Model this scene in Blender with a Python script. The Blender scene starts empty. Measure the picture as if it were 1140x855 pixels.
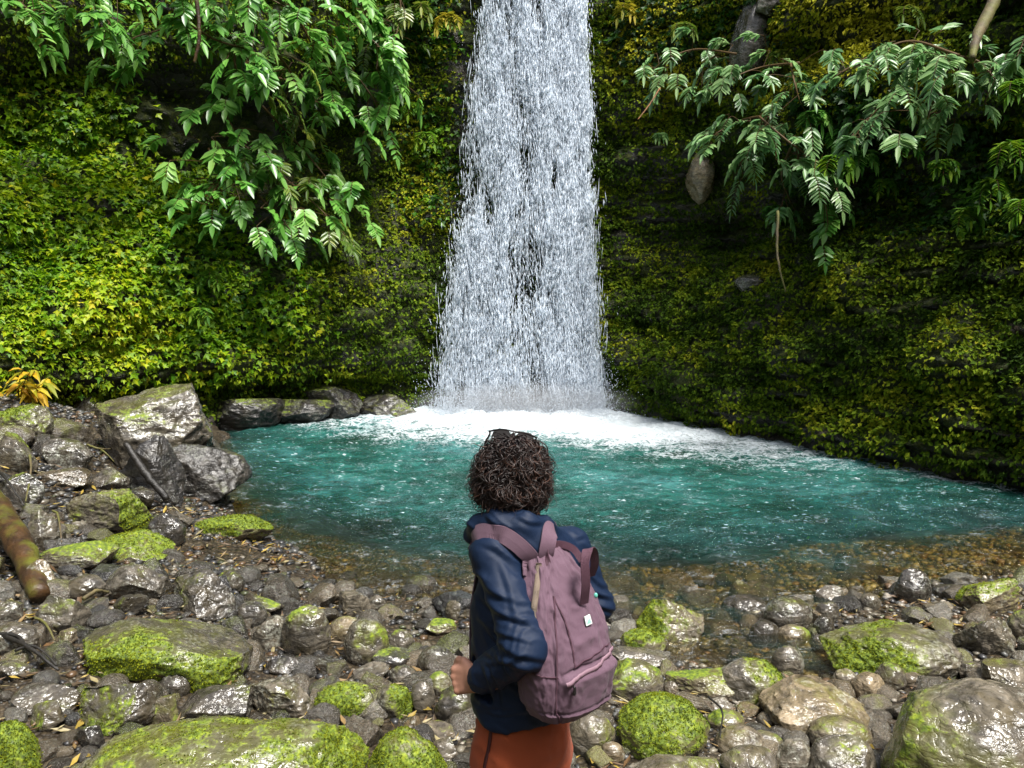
import bpy, bmesh, math, os
import numpy as np
from mathutils import Vector, Matrix
R = math.radians
scene = bpy.context.scene
col = scene.collection

# ------------------------------------------------------------------ camera
CAM_H = 2.4; FPX = 900.0; PITCH = math.atan((427.5 - 330.0) / FPX)
cam = bpy.data.cameras.new('camera'); cam.sensor_width = 36.0; cam.lens = 36.0 * FPX / 1140.0
cam.clip_start = 0.05; cam.clip_end = 500
camo = bpy.data.objects.new('camera', cam); col.objects.link(camo)
camo.location = (0, 0, CAM_H); camo.rotation_euler = (math.pi / 2 - PITCH, 0, 0)
scene.camera = camo

# ------------------------------------------------------------------ light
SUN_EL, SUN_AZ = 64.0, 140.0       # azimuth clockwise from +Y (behind the camera, to the right)
world = bpy.data.worlds.new('World'); scene.world = world; world.use_nodes = True
wn = world.node_tree; wn.nodes.clear()
sky = wn.nodes.new('ShaderNodeTexSky'); sky.sky_type = 'NISHITA'; sky.sun_disc = False
sky.sun_elevation = R(SUN_EL); sky.sun_rotation = R(SUN_AZ); sky.dust_density = 4.0; sky.air_density = 1.0
hsv = wn.nodes.new('ShaderNodeHueSaturation'); hsv.inputs['Saturation'].default_value = 0.55
bg = wn.nodes.new('ShaderNodeBackground'); bg.inputs['Strength'].default_value = 0.12
wo = wn.nodes.new('ShaderNodeOutputWorld')
wn.links.new(sky.outputs[0], hsv.inputs['Color']); wn.links.new(hsv.outputs[0], bg.inputs['Color']); wn.links.new(bg.outputs[0], wo.inputs[0])
sl = bpy.data.lights.new('sun', 'SUN'); sl.energy = 4.2; sl.angle = R(16); sl.color = (1.0, 0.965, 0.90)
so = bpy.data.objects.new('sun', sl); col.objects.link(so)
az, el = R(SUN_AZ), R(SUN_EL)
sd = Vector((math.sin(az) * math.cos(el), math.cos(az) * math.cos(el), math.sin(el)))
so.rotation_euler = sd.to_track_quat('Z', 'Y').to_euler(); so.location = (4, -8, 16)
vs = scene.view_settings; vs.view_transform = 'Standard'; vs.look = 'None'; vs.gamma = 1.0; vs.use_curve_mapping = False
vs.exposure = 0.8
scene.render.engine = 'CYCLES'
cy = scene.cycles; cy.max_bounces = 6; cy.diffuse_bounces = 3; cy.glossy_bounces = 3; cy.transparent_max_bounces = 12
cy.transmission_bounces = 3; cy.caustics_reflective = False; cy.caustics_refractive = False
cy.use_denoising = True; cy.sample_clamp_indirect = 4.0

# ------------------------------------------------------------------ measuring from the photograph's pixels
_f = np.array([0, math.cos(PITCH), -math.sin(PITCH)]); _u = np.array([0, math.sin(PITCH), math.cos(PITCH)])
CAMP = np.array([0, 0, CAM_H])
def ray(px, py):
    return _f + (px - 570.0) / FPX * np.array([1.0, 0, 0]) + (427.5 - py) / FPX * _u
def at_y(px, py, Y):
    d = ray(px, py); return CAMP + d * (Y / d[1])
def on_z(px, py, z=0.0):
    d = ray(px, py); return CAMP + d * ((z - CAM_H) / d[2])

# ------------------------------------------------------------------ noise (numpy)
rng = np.random.default_rng(7)
def _hash(ix, iy, iz, s):
    h = (ix.astype(np.int64) * 374761393 + iy.astype(np.int64) * 668265263 + iz.astype(np.int64) * 2147483647 + s * 144665) & 0xffffffff
    h = ((h ^ (h >> 13)) * 1274126177) & 0xffffffff
    h = ((h ^ (h >> 16)) * 2246822519) & 0xffffffff
    return (h ^ (h >> 15)) & 0xffffffff
_g = rng.normal(size=(256, 3)); _g /= np.linalg.norm(_g, axis=1)[:, None]
def pnoise(p, seed=0):
    p = np.asarray(p, float); i = np.floor(p); f = p - i; i = i.astype(np.int64)
    u = f * f * f * (f * (f * 6 - 15) + 10)
    out = 0
    for dx in (0, 1):
        wx = u[:, 0] if dx else 1 - u[:, 0]
        for dy in (0, 1):
            wy = u[:, 1] if dy else 1 - u[:, 1]
            for dz in (0, 1):
                wz = u[:, 2] if dz else 1 - u[:, 2]
                g = _g[_hash(i[:, 0] + dx, i[:, 1] + dy, i[:, 2] + dz, seed) & 255]
                out = out + wx * wy * wz * (g[:, 0] * (f[:, 0] - dx) + g[:, 1] * (f[:, 1] - dy) + g[:, 2] * (f[:, 2] - dz))
    return out * 1.6
def fbm(p, octs=4, seed=0, lac=2.03, gain=0.5, ridged=False):
    p = np.asarray(p, float); a = 1.0; t = 0; n = 0
    for k in range(octs):
        v = pnoise(p, seed + k * 17)
        if ridged: v = 1 - 2 * np.abs(v)
        t = t + a * v; n += a; a *= gain; p = p * lac + 3.7
    return t / n
def sstep(a, b, x):
    t = np.clip((x - a) / (b - a), 0, 1); return t * t * (3 - 2 * t)
def interp(x, xs, ys): return np.interp(x, xs, ys)

# ------------------------------------------------------------------ mesh building
def mesh_np(name, V, F, mat=None, parent=None, smooth=True, colors=None, floats=None, matidx=None, mats=None):
    """V (n,3); F (m,k) int array or list of such arrays. ONE object."""
    me = bpy.data.meshes.new(name)
    Fs = F if isinstance(F, list) else [F]
    Fs = [np.asarray(f, np.int32) for f in Fs if len(f)]
    tot = np.concatenate([np.full(len(f), f.shape[1], np.int32) for f in Fs])
    loops = np.concatenate([f.ravel() for f in Fs])
    me.vertices.add(len(V)); me.vertices.foreach_set('co', np.asarray(V, np.float32).ravel())
    me.loops.add(len(loops)); me.loops.foreach_set('vertex_index', loops)
    me.polygons.add(len(tot)); st = np.zeros(len(tot), np.int32); st[1:] = np.cumsum(tot)[:-1]
    me.polygons.foreach_set('loop_start', st); me.polygons.foreach_set('loop_total', tot)
    me.update(calc_edges=True)
    me.polygons.foreach_set('use_smooth', np.full(len(tot), bool(smooth)))
    if colors is not None:
        a = me.color_attributes.new('tint', 'FLOAT_COLOR', 'POINT')
        c = np.ones((len(V), 4), np.float32); c[:, :3] = colors; a.data.foreach_set('color', c.ravel())
    for k, v in (floats or {}).items():
        a = me.attributes.new(k, 'FLOAT', 'POINT'); a.data.foreach_set('value', np.asarray(v, np.float32))
    for m in (mats or ([mat] if mat else [])): me.materials.append(m)
    if matidx is not None: me.polygons.foreach_set('material_index', np.asarray(matidx, np.int32))
    me.validate()
    o = bpy.data.objects.new(name, me); col.objects.link(o)
    if parent is not None: o.parent = parent
    return o
def tag(o, label=None, cat=None, group=None, kind=None):
    if label: o['label'] = label
    if cat: o['category'] = cat
    if group: o['group'] = group
    if kind: o['kind'] = kind
    return o
def empty(name, loc=(0, 0, 0)):
    o = bpy.data.objects.new(name, None); col.objects.link(o); o.location = loc; o.empty_display_size = 0.1
    return o
def grid_faces(nu, nv):
    i = np.arange(nu * nv).reshape(nu, nv)
    return np.stack([i[:-1, :-1].ravel(), i[1:, :-1].ravel(), i[1:, 1:].ravel(), i[:-1, 1:].ravel()], 1)
def normalize(v): return v / (np.linalg.norm(v, axis=-1, keepdims=True) + 1e-12)
class MB:
    """collects pieces, then makes one mesh"""
    def __init__(s): s.V = []; s.F = {}; s.C = []; s.n = 0
    def add(s, V, F, c=None):
        V = np.asarray(V, float); F = F if isinstance(F, list) and isinstance(F[0], np.ndarray) else [np.asarray(F)]
        for f in F:
            f = np.asarray(f, np.int64)
            if len(f): s.F.setdefault(f.shape[1], []).append(f + s.n)
        s.V.append(V); s.n += len(V)
        if c is not None: s.C.append(np.broadcast_to(np.asarray(c, float), (len(V), 3)))
        return s
    def tube(s, pts, rad, seg=6, c=None, cap=True, flat=None):
        pts = np.asarray(pts, float); n = len(pts); rad = np.broadcast_to(np.asarray(rad, float), (n,))
        t = normalize(np.gradient(pts, axis=0)); ref = np.array([0, 0, 1.0]) if abs(t[0][2]) < 0.9 else np.array([1.0, 0, 0])
        a = np.zeros((n, 3)); v = normalize(ref - t[0] * (ref @ t[0]))
        for i in range(n):
            v = v - t[i] * (v @ t[i]); v = v / (np.linalg.norm(v) + 1e-9); a[i] = v
        b = np.cross(t, a); th = np.arange(seg) / seg * 2 * np.pi
        ring = pts[:, None] + rad[:, None, None] * (np.cos(th)[None, :, None] * a[:, None] + np.sin(th)[None, :, None] * b[:, None] * (flat or 1.0))
        V = ring.reshape(-1, 3); i = np.arange(n * seg).reshape(n, seg); j = np.roll(i, -1, 1)
        F = [np.stack([i[:-1].ravel(), j[:-1].ravel(), j[1:].ravel(), i[1:].ravel()], 1)]
        if cap:
            V = np.vstack([V, pts[0], pts[-1]]); k = n * seg
            F.append(np.vstack([np.stack([np.full(seg, k), j[0], i[0]], 1), np.stack([np.full(seg, k + 1), i[-1], j[-1]], 1)]))
        return s.add(V, F, c)
    def build(s, name, mat, parent=None, smooth=True):
        V = np.vstack(s.V); F = [np.vstack(f) for f in s.F.values()]
        return mesh_np(name, V, F, mat, parent, smooth, np.vstack(s.C) if s.C else None)
def spline(pts, n):
    """Catmull-Rom through pts, n samples"""
    P = np.asarray(pts, float)
    if len(P) == 2: return P[0] + (P[1] - P[0]) * np.linspace(0, 1, n)[:, None]
    Q = np.vstack([2 * P[0] - P[1], P, 2 * P[-1] - P[-2]]); m = len(P) - 1
    t = np.linspace(0, m - 1e-6, n); k = t.astype(int); f = (t - k)[:, None]
    p0, p1, p2, p3 = Q[k], Q[k + 1], Q[k + 2], Q[k + 3]
    return 0.5 * (2 * p1 + (p2 - p0) * f + (2 * p0 - 5 * p1 + 4 * p2 - p3) * f ** 2 + (3 * p1 - p0 - 3 * p2 + p3) * f ** 3)

def surfnets(fn, lo, hi, h):
    """isosurface (f<0 inside) by naive surface nets"""
    lo = np.asarray(lo, float); hi = np.asarray(hi, float); n = np.ceil((hi - lo) / h).astype(int) + 1
    ax = [lo[k] + h * np.arange(n[k]) for k in range(3)]
    X = np.stack(np.meshgrid(*ax, indexing='ij'), -1)
    D = fn(X.reshape(-1, 3)).reshape(n)
    S = D < 0; nc = n - 1
    acc = np.zeros((*nc, 3)); cnt = np.zeros(nc)
    def sl_(c): return tuple(slice(c[k], c[k] + nc[k]) for k in range(3))
    cor = [(i, j, k) for i in (0, 1) for j in (0, 1) for k in (0, 1)]
    for a in cor:
        for d in range(3):
            if a[d]: continue
            b = list(a); b[d] = 1; A, B = D[sl_(a)], D[sl_(b)]
            m = (A < 0) != (B < 0); t = np.where(m, A / np.where(m, A - B, 1), 0)
            for q in range(3): acc[..., q] += np.where(m, a[q] + (t if q == d else 0), 0)
            cnt += m
    act = cnt > 0; idx = -np.ones(nc, np.int64); idx[act] = np.arange(act.sum())
    cell = np.argwhere(act); V = lo + h * (cell + acc[act] / cnt[act][:, None])
    Fs = []
    for d in range(3):
        e, f2 = (d + 1) % 3, (d + 2) % 3
        sA = [slice(None)] * 3; sB = [slice(None)] * 3; sA[d] = slice(0, -1); sB[d] = slice(1, None)
        A, B = S[tuple(sA)], S[tuple(sB)]; m = A != B
        P = np.argwhere(m); ok = (P[:, e] > 0) & (P[:, f2] > 0) & (P[:, e] < nc[e]) & (P[:, f2] < nc[f2]); P = P[ok]
        flip = ~A[tuple(P.T)]
        o = []
        for (de, df) in ((0, 0), (-1, 0), (-1, -1), (0, -1)):
            Q = P.copy(); Q[:, e] += de; Q[:, f2] += df; o.append(idx[tuple(Q.T)])
        q = np.stack(o, 1); q[flip] = q[flip][:, ::-1]; Fs.append(q)
    return V, np.vstack(Fs)[:, ::1]
def sm_laplace(V, F, it=2, lam=0.5):
    E = np.vstack([F[:, [k, (k + 1) % F.shape[1]]] for k in range(F.shape[1])]); n = len(V)
    for _ in range(it):
        s = np.zeros_like(V); c = np.zeros(n)
        for q in range(3): s[:, q] = np.bincount(E[:, 0], V[E[:, 1], q], n) + np.bincount(E[:, 1], V[E[:, 0], q], n)
        c = np.bincount(E[:, 0], minlength=n) + np.bincount(E[:, 1], minlength=n)
        V = V + lam * (s / np.maximum(c, 1)[:, None] - V)
    return V
def vnormals(V, F):
    n = np.zeros_like(V); a = V[F[:, 2]] - V[F[:, 0]]; b = V[F[:, -1]] - V[F[:, 1]]; fn_ = np.cross(a, b)
    for k in range(F.shape[1]):
        for q in range(3): n[:, q] += np.bincount(F[:, k], fn_[:, q], len(V))
    return normalize(n)

# ------------------------------------------------------------------ materials
class G:
    def __init__(s, name):
        s.m = bpy.data.materials.new(name); s.m.use_nodes = True; s.t = s.m.node_tree; s.t.nodes.clear()
        s.out = s.t.nodes.new('ShaderNodeOutputMaterial')
    def __call__(s, typ, props=None, **inp):
        n = s.t.nodes.new('ShaderNode' + typ)
        for k, v in (props or {}).items(): setattr(n, k, v)
        for k, v in inp.items():
            key = k.replace('_', ' ')
            sock = n.inputs[int(k[1:])] if (k[0] == 'i' and k[1:].isdigit()) else n.inputs[key]
            if isinstance(v, bpy.types.NodeSocket): s.t.links.new(v, sock)
            else:
                if isinstance(v, (tuple, list)) and len(v) == 3 and sock.type == 'RGBA': v = (*v, 1)
                sock.default_value = v
        return n
    def noise(s, vec, scale, detail=5, rough=0.55, dist=0.0):
        return s('TexNoise', None, Vector=vec, Scale=scale, Detail=detail, Roughness=rough, Distortion=dist).outputs['Fac']
    def ramp(s, fac, stops, interp='LINEAR'):
        n = s('ValToRGB', None, Fac=fac); cr = n.color_ramp; cr.interpolation = interp
        while len(cr.elements) < len(stops): cr.elements.new(0.5)
        for e, (p, c) in zip(cr.elements, stops):
            e.position = p; e.color = (c, c, c, 1) if isinstance(c, (int, float)) else (*c, 1)
        return n.outputs[0]
    def mix(s, fac, a, b, mode='MIX'):
        n = s('Mix', {'data_type': 'RGBA', 'blend_type': mode})
        for sock, v in ((n.inputs[0], fac), (n.inputs[6], a), (n.inputs[7], b)):
            if isinstance(v, bpy.types.NodeSocket): s.t.links.new(v, sock)
            else: sock.default_value = (*v, 1) if isinstance(v, (tuple, list)) and len(v) == 3 else v
        return n.outputs[2]
    def math(s, op, a, b=0.0, clamp=False):
        n = s('Math', {'operation': op, 'use_clamp': clamp}); 
        for k, v in ((0, a), (1, b)):
            if isinstance(v, bpy.types.NodeSocket): s.t.links.new(v, n.inputs[k])
            else: n.inputs[k].default_value = v
        return n.outputs[0]
    def attr(s, name, typ='GEOMETRY'):
        return s('Attribute', {'attribute_name': name, 'attribute_type': typ})
    def bump(s, h, strength=0.5, dist=0.02, normal=None):
        kw = dict(Height=h, Strength=strength, Distance=dist)
        if normal is not None: kw['Normal'] = normal
        return s('Bump', None, **kw).outputs[0]
    def done(s, shader):
        s.t.links.new(shader, s.out.inputs[0]); return s.m
def simple_mat(name, c, rough=0.6, spec=0.5, bump=None, var=0.15, metal=0.0, sheen=0.0):
    g = G(name); tc = g('TexCoord').outputs['Object']
    n = g.noise(tc, 6.0, 5); cc = g.mix(n, tuple(x * (1 - var) for x in c), tuple(min(1, x * (1 + var)) for x in c))
    kw = dict(Base_Color=cc, Roughness=rough, Metallic=metal); kw['Specular IOR Level'.replace(' ', '_')] = spec
    if sheen: kw['Sheen_Weight'] = sheen
    if bump: kw['Normal'] = g.bump(g.noise(tc, bump[0], 4), bump[1], bump[2])
    return g.done(g('BsdfPrincipled', None, **kw).outputs[0])
def leaf_mat(name, rough=0.4, trans=0.25, spec=0.5, mul=1.0):
    g = G(name); c = g.attr('tint').outputs['Color']
    if mul != 1.0: c = g.mix(1.0, c, (mul, mul, mul), 'MULTIPLY')
    p = g('BsdfPrincipled', None, Base_Color=c, Roughness=rough, Specular_IOR_Level=spec).outputs[0]
    t = g('BsdfTranslucent', None, Color=c).outputs[0]
    return g.done(g('MixShader', None, i0=trans, i1=p, i2=t).outputs[0])
# ================================================================== terrain
CX = np.array([-12.0, -10.4, -9.0, -7.6, -5.4, -3.4, -1.7, 0.0, 1.9, 3.2, 4.25, 5.3, 6.4, 7.7, 9.4, 11.0])
CYv = np.array([4.0, 8.0, 10.8, 12.5, 14.3, 15.7, 16.7, 17.0, 16.5, 15.4, 13.4, 11.7, 10.0, 8.0, 5.0, 1.0])
def shore_y(x):   # waterline nearest the camera
    return interp(x, [-6, -4.9, -3.9, -3.2, -2.4, -1.6, -0.6, 0.3, 1.0, 1.7, 2.2, 2.8, 3.2, 3.8, 4.6, 6, 9],
                     [15, 12.8, 9.6, 8.2, 7.0, 6.5, 6.1, 6.0, 5.9, 5.75, 5.9, 6.1, 6.5, 6.6, 6.8, 7.2, 7.8])
def terr(x, y, fine=True):
    x = np.asarray(x, float); y = np.asarray(y, float); sh = x.shape; x = x.ravel(); y = y.ravel()
    p = np.stack([x, y, np.zeros_like(x)], 1)
    d = shore_y(x + 0.25 * pnoise(p * 1.3, 5)) - y
    above = 0.015 + np.where(x > 0.2, 0.045, 0.07) * d
    below = -0.02 + 0.15 * d - 0.09 * np.clip(-d - 1.8, 0, None) ** 1.5
    z = np.where(d > 0, np.minimum(above, 0.02 + 0.30 * (1 - np.exp(-np.maximum(d,0) / 3.2))), np.maximum(below, -2.6))
    z = z + 0.75 * sstep(-3.0, -6.4, x) * sstep(4.0, 7.0, y) * (1 - sstep(9.6, 11.2, y)) + 0.22 * sstep(-1.2, -2.6, x) * sstep(3.2, 5, y) * (d > -0.6)
    # brown side pool on the right, draining between the stones
    z = z - 0.16 * np.exp(-(((x - 2.0) / 0.50) ** 2 + ((y - 5.25) / 0.34) ** 2)) - 0.13 * np.exp(-(((x - 1.35) / 0.55) ** 2 + ((y - 5.6) / 0.5) ** 2))
    z = z + 0.045 * fbm(p * 1.7, 3, 9)
    if fine: z = z + 0.02 * fbm(p * 7, 3, 19)
    return z.reshape(sh)

def mat_gravel():
    g = G('gravel_bed'); tc = g('TexCoord').outputs['Object']
    w = g.noise(tc, 2.0, 4)
    vo = g('TexVoronoi', {'feature': 'F1'}, Vector=tc, Scale=38.0, Randomness=1.0)
    vc = g.ramp(g('SeparateColor', None, Color=vo.outputs['Color']).outputs[0], [(0, (0.02, 0.019, 0.018)), (0.35, (0.05, 0.047, 0.04)), (0.7, (0.12, 0.095, 0.06)), (1, (0.20, 0.17, 0.12))])
    c = g.mix(g.math('MULTIPLY', w, 0.9), vc, (0.07, 0.045, 0.018))
    pz = g('SeparateXYZ', None, Vector=tc).outputs[2]; c = g.mix(g.ramp(g.math('ADD', pz, 0.5), [(0.35, 0.75), (0.49, 0.0)]), c, g.mix(w, (0.065, 0.052, 0.014), (0.19, 0.15, 0.045)))
    ed = g.ramp(vo.outputs['Distance'], [(0.0, 1.0), (0.75, 0.25)])
    c = g.mix(1.0, c, ed, 'MULTIPLY')
    h = g.math('SUBTRACT', 1.0, vo.outputs['Distance'])
    b = g.bump(h, 0.8, 0.012)
    b = g.bump(g.noise(tc, 90, 3), 0.3, 0.004, b)
    return g.done(g('BsdfPrincipled', None, Base_Color=c, Roughness=0.42, Normal=b).outputs[0])
M_GRAVEL = mat_gravel()
nx, ny = 420, 460
gx = np.linspace(-13, 13, nx); gy = np.linspace(-3, 19, ny)
XX, YY = np.meshgrid(gx, gy, indexing='ij')
ZZ = terr(XX, YY)
tag(mesh_np('ground', np.stack([XX, YY, ZZ], -1).reshape(-1, 3), grid_faces(nx, ny), M_GRAVEL), kind='structure')
# far forest floor reaching out behind and around
def mat_floor():
    g = G('forest_floor'); tc = g('TexCoord').outputs['Object']
    c = g.ramp(g.noise(tc, 0.8, 6), [(0.3, (0.03, 0.035, 0.015)), (0.6, (0.05, 0.07, 0.02)), (0.8, (0.08, 0.06, 0.035))])
    return g.done(g('BsdfPrincipled', None, Base_Color=c, Roughness=0.9).outputs[0])
fo = MB()
q = 150.0
fo.add([(-q, -q, 0.1), (q, -q, 0.1), (q, -3.0, 0.1), (-q, -3.0, 0.1)], [(0, 1, 2, 3)])
tag(fo.build('forest_ground', mat_floor(), smooth=False), kind='structure')

# ================================================================== cliff
sx = np.concatenate([[0], np.cumsum(np.hypot(np.diff(CX), np.diff(CYv)))]); SL = sx[-1]
_sp = spline(np.stack([CX, CYv, 0 * CX], 1), 2000)
_s = np.concatenate([[0], np.cumsum(np.linalg.norm(np.diff(_sp, axis=0), axis=1))]); SL = _s[-1]
def plan(s):
    x = np.interp(s, _s, _sp[:, 0]); y = np.interp(s, _s, _sp[:, 1])
    e = 0.25; tx = np.interp(s + e, _s, _sp[:, 0]) - np.interp(s - e, _s, _sp[:, 0]); ty = np.interp(s + e, _s, _sp[:, 1]) - np.interp(s - e, _s, _sp[:, 1])
    L = np.hypot(tx, ty) + 1e-9
    return x, y, ty / L, -tx / L       # inward normal (towards the pool)
S_FALL = float(_s[np.argmin(np.abs(_sp[:, 0] - 0.2) + 10 * (_sp[:, 1] < 14))])
def cliff_pt(s, z):
    """s along the plan curve, z height -> world points"""
    x, y, nx_, ny_ = plan(s)
    p = np.stack([x, y, z], 1); side = sstep(-0.5, 0.5, (s - S_FALL))
    # profile: how far the face stands out (towards the viewer) at each height
    right = interp(z, [-2.6, 0, 0.3, 1.2, 2.6, 3.1, 3.8, 4.7, 5.1, 6.5, 9, 13], [0.25, -0.05, 0.02, -0.05, -0.50, -0.75, -1.35, -1.25, -0.75, -1.0, -1.2, -1.4])
    left = interp(z, [-2.6, 0, 0.7, 1.1, 2.5, 4.0, 4.8, 6.0, 6.8, 9, 13], [0.1, -0.25, -0.3, 0.25, 0.1, -0.45, -1.3, -1.4, -0.5, -0.3, -0.5])
    near = np.exp(-((s - S_FALL) / 2.6) ** 2)
    mid = interp(z, [-2.6, 0, 1, 8, 13], [0.1, 0.0, -0.1, -0.2, -0.2])
    o = (left * (1 - side) + right * side) * (1 - near) + mid * near
    q = np.stack([s, np.zeros_like(s), z], 1)
    o = o + 0.55 * fbm(q * [0.35, 1, 0.45], 3, 31) + 0.46 * fbm(q * [0.9, 1, 1.5], 4, 37) * (1 - 0.5 * near)
    led = fbm(q * [0.5, 1, 2.6], 3, 41, ridged=True); o = o + 0.22 * led * (0.4 + 0.6 * side)
    o = o + 0.07 * fbm(q * [4, 1, 5], 3, 47, ridged=True) + 0.025 * fbm(q * [14, 1, 16], 2, 53)
    return np.stack([x + nx_ * o, y + ny_ * o, z], 1), o
nu, nv = 820, 330
ss = np.linspace(0.1, SL - 0.1, nu); zz = np.linspace(-2.6, 10.6, nv)
SS, ZC = np.meshgrid(ss, zz, indexing='ij')
CP, _ = cliff_pt(SS.ravel(), ZC.ravel()); CF = grid_faces(nu, nv)[:, ::-1]
CN = vnormals(CP, CF)
if (CN.reshape(nu, nv, 3)[nu // 2, :, 1].mean() > 0): CF = CF[:, ::-1]; CN = -CN
def mossmask(P, N):
    m = 0.55 + 0.75 * fbm(P * [0.7, 0.7, 0.5], 4, 61) + 0.25 * N[:, 2]
    m = m * sstep(0.02, 0.55, P[:, 2])                       # splashed, bare rock at the waterline
    return np.clip(m, 0, 1)
def mat_cliff():
    g = G('mossy_cliff_rock'); tc = g('TexCoord').outputs['Object']
    st = g('Mapping', None, Vector=tc, Scale=(1, 1, 2.2)).outputs[0]
    n1 = g.noise(st, 1.6, 8, 0.62); n2 = g.noise(tc, 9, 6, 0.6); n3 = g.noise(tc, 34, 4)
    rock = g.ramp(n1, [(0.3, (0.012, 0.012, 0.013)), (0.5, (0.035, 0.033, 0.030)), (0.62, (0.07, 0.06, 0.048)), (0.74, (0.12, 0.085, 0.055))])
    moss = g.ramp(n2, [(0.3, (0.008, 0.014, 0.003)), (0.5, (0.028, 0.040, 0.005)), (0.68, (0.070, 0.080, 0.007)), (0.8, (0.12, 0.10, 0.012))])
    a = g.attr('moss').outputs['Fac']
    mk = g.ramp(g.math('ADD', a, g.math('MULTIPLY', g.math('SUBTRACT', n2, 0.5), 1.1)), [(0.34, 0.0), (0.5, 1.0)])
    c = g.mix(mk, rock, moss)
    rg = g.mix(mk, (0.28, 0.28, 0.28), (0.85, 0.85, 0.85))
    wv = g('VectorMath', {'operation': 'ADD'}, i0=st); g.t.links.new(g('TexNoise', None, Vector=st, Scale=1.7, Detail=5).outputs['Color'], wv.inputs[1])
    vo = g('TexVoronoi', {'feature': 'DISTANCE_TO_EDGE'}, Vector=wv.outputs[0], Scale=1.5).outputs['Distance']
    cr = g.ramp(vo, [(0.0, 0.0), (0.06, 1.0)])
    b = g.bump(g.mix(mk, g.mix(0.5, n1, cr), n2), 0.9, 0.12)
    b = g.bump(n3, 0.8, 0.03, b)
    return g.done(g('BsdfPrincipled', None, Base_Color=c, Roughness=rg, Normal=b).outputs[0])
M_CLIFF = mat_cliff()
CM = mossmask(CP, CN)
cliff = mesh_np('rock_cliff', CP, CF, M_CLIFF, floats={'moss': CM})
tag(cliff, 'dark moss-covered rock cliff curving round the pool behind the waterfall', 'cliff')

# plateau above the cliff (forest floor on top, unseen from the camera but closes the gorge)
def plateau():
    x, y, a, b = plan(ss[::8]); top, _ = cliff_pt(ss[::8], np.full(len(ss[::8]), 10.6))
    out = top.copy(); out[:, 0] -= a * 60; out[:, 1] -= b * 60; out[:, 2] = 12.0
    m = MB(); n = len(top); V = np.vstack([top, out]); i = np.arange(n - 1)
    m.add(V, np.stack([i, i + 1, i + 1 + n, i + n], 1)); return m.build('hill', mat_floor())
tag(plateau(), kind='structure')

# ================================================================== water
FC = np.array([0.2, 16.0])
def wave(x, y):
    p = np.stack([x, y, np.zeros_like(x)], 1); d = np.hypot((x - FC[0]) * 0.8, y - FC[1])
    near = np.exp(-(d / 2.6) ** 2); mid = np.exp(-d / 5.0)
    w = fbm(p * [1.1, 1.9, 1], 3, 71, ridged=True) * (0.018 + 0.06 * mid)
    w += fbm(p * [3.2, 5.0, 1] + 0.3 * pnoise(p * 2, 3)[:, None], 4, 73, ridged=True) * (0.022 + 0.03 * mid)
    w += fbm(p * [9.0, 13.0, 1], 3, 77) * (0.013 + 0.012 * mid)
    w += 0.14 * near * fbm(p * [3.5, 3.5, 1], 4, 79) + 0.10 * near * near + 0.02 * mid * np.cos(d * 7.5 + 2 * pnoise(p * 0.7, 4))
    calm = sstep(0, 1.6, y - shore_y(x)); w *= (0.28 + 0.72 * calm)
    return w, d
wx = np.linspace(-7.5, 9.0, 700); wy = np.concatenate([np.linspace(4.2, 9.5, 330), np.linspace(9.52, 17.6, 330)])
WX, WY = np.meshgrid(wx, wy, indexing='ij'); wxf, wyf = WX.ravel(), WY.ravel()
W, WD = wave(wxf, wyf); dep = np.maximum(-terr(wxf, wyf), 0)
ang = np.arctan2(wxf - FC[0], FC[1] - wyf)
pp = np.stack([wxf, wyf, 0 * wxf], 1)
# froth drifts out from the fall, farther to the right along the wall
reach = 3.9 + 4.2 * sstep(0.1, 1.1, ang) - 0.1 * sstep(-0.3, -1.2, ang)
foam = np.clip(1.05 - WD / reach + 0.22 * fbm(pp * [0.7, 1.6, 1], 3, 91), 0, 1.3)
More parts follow.
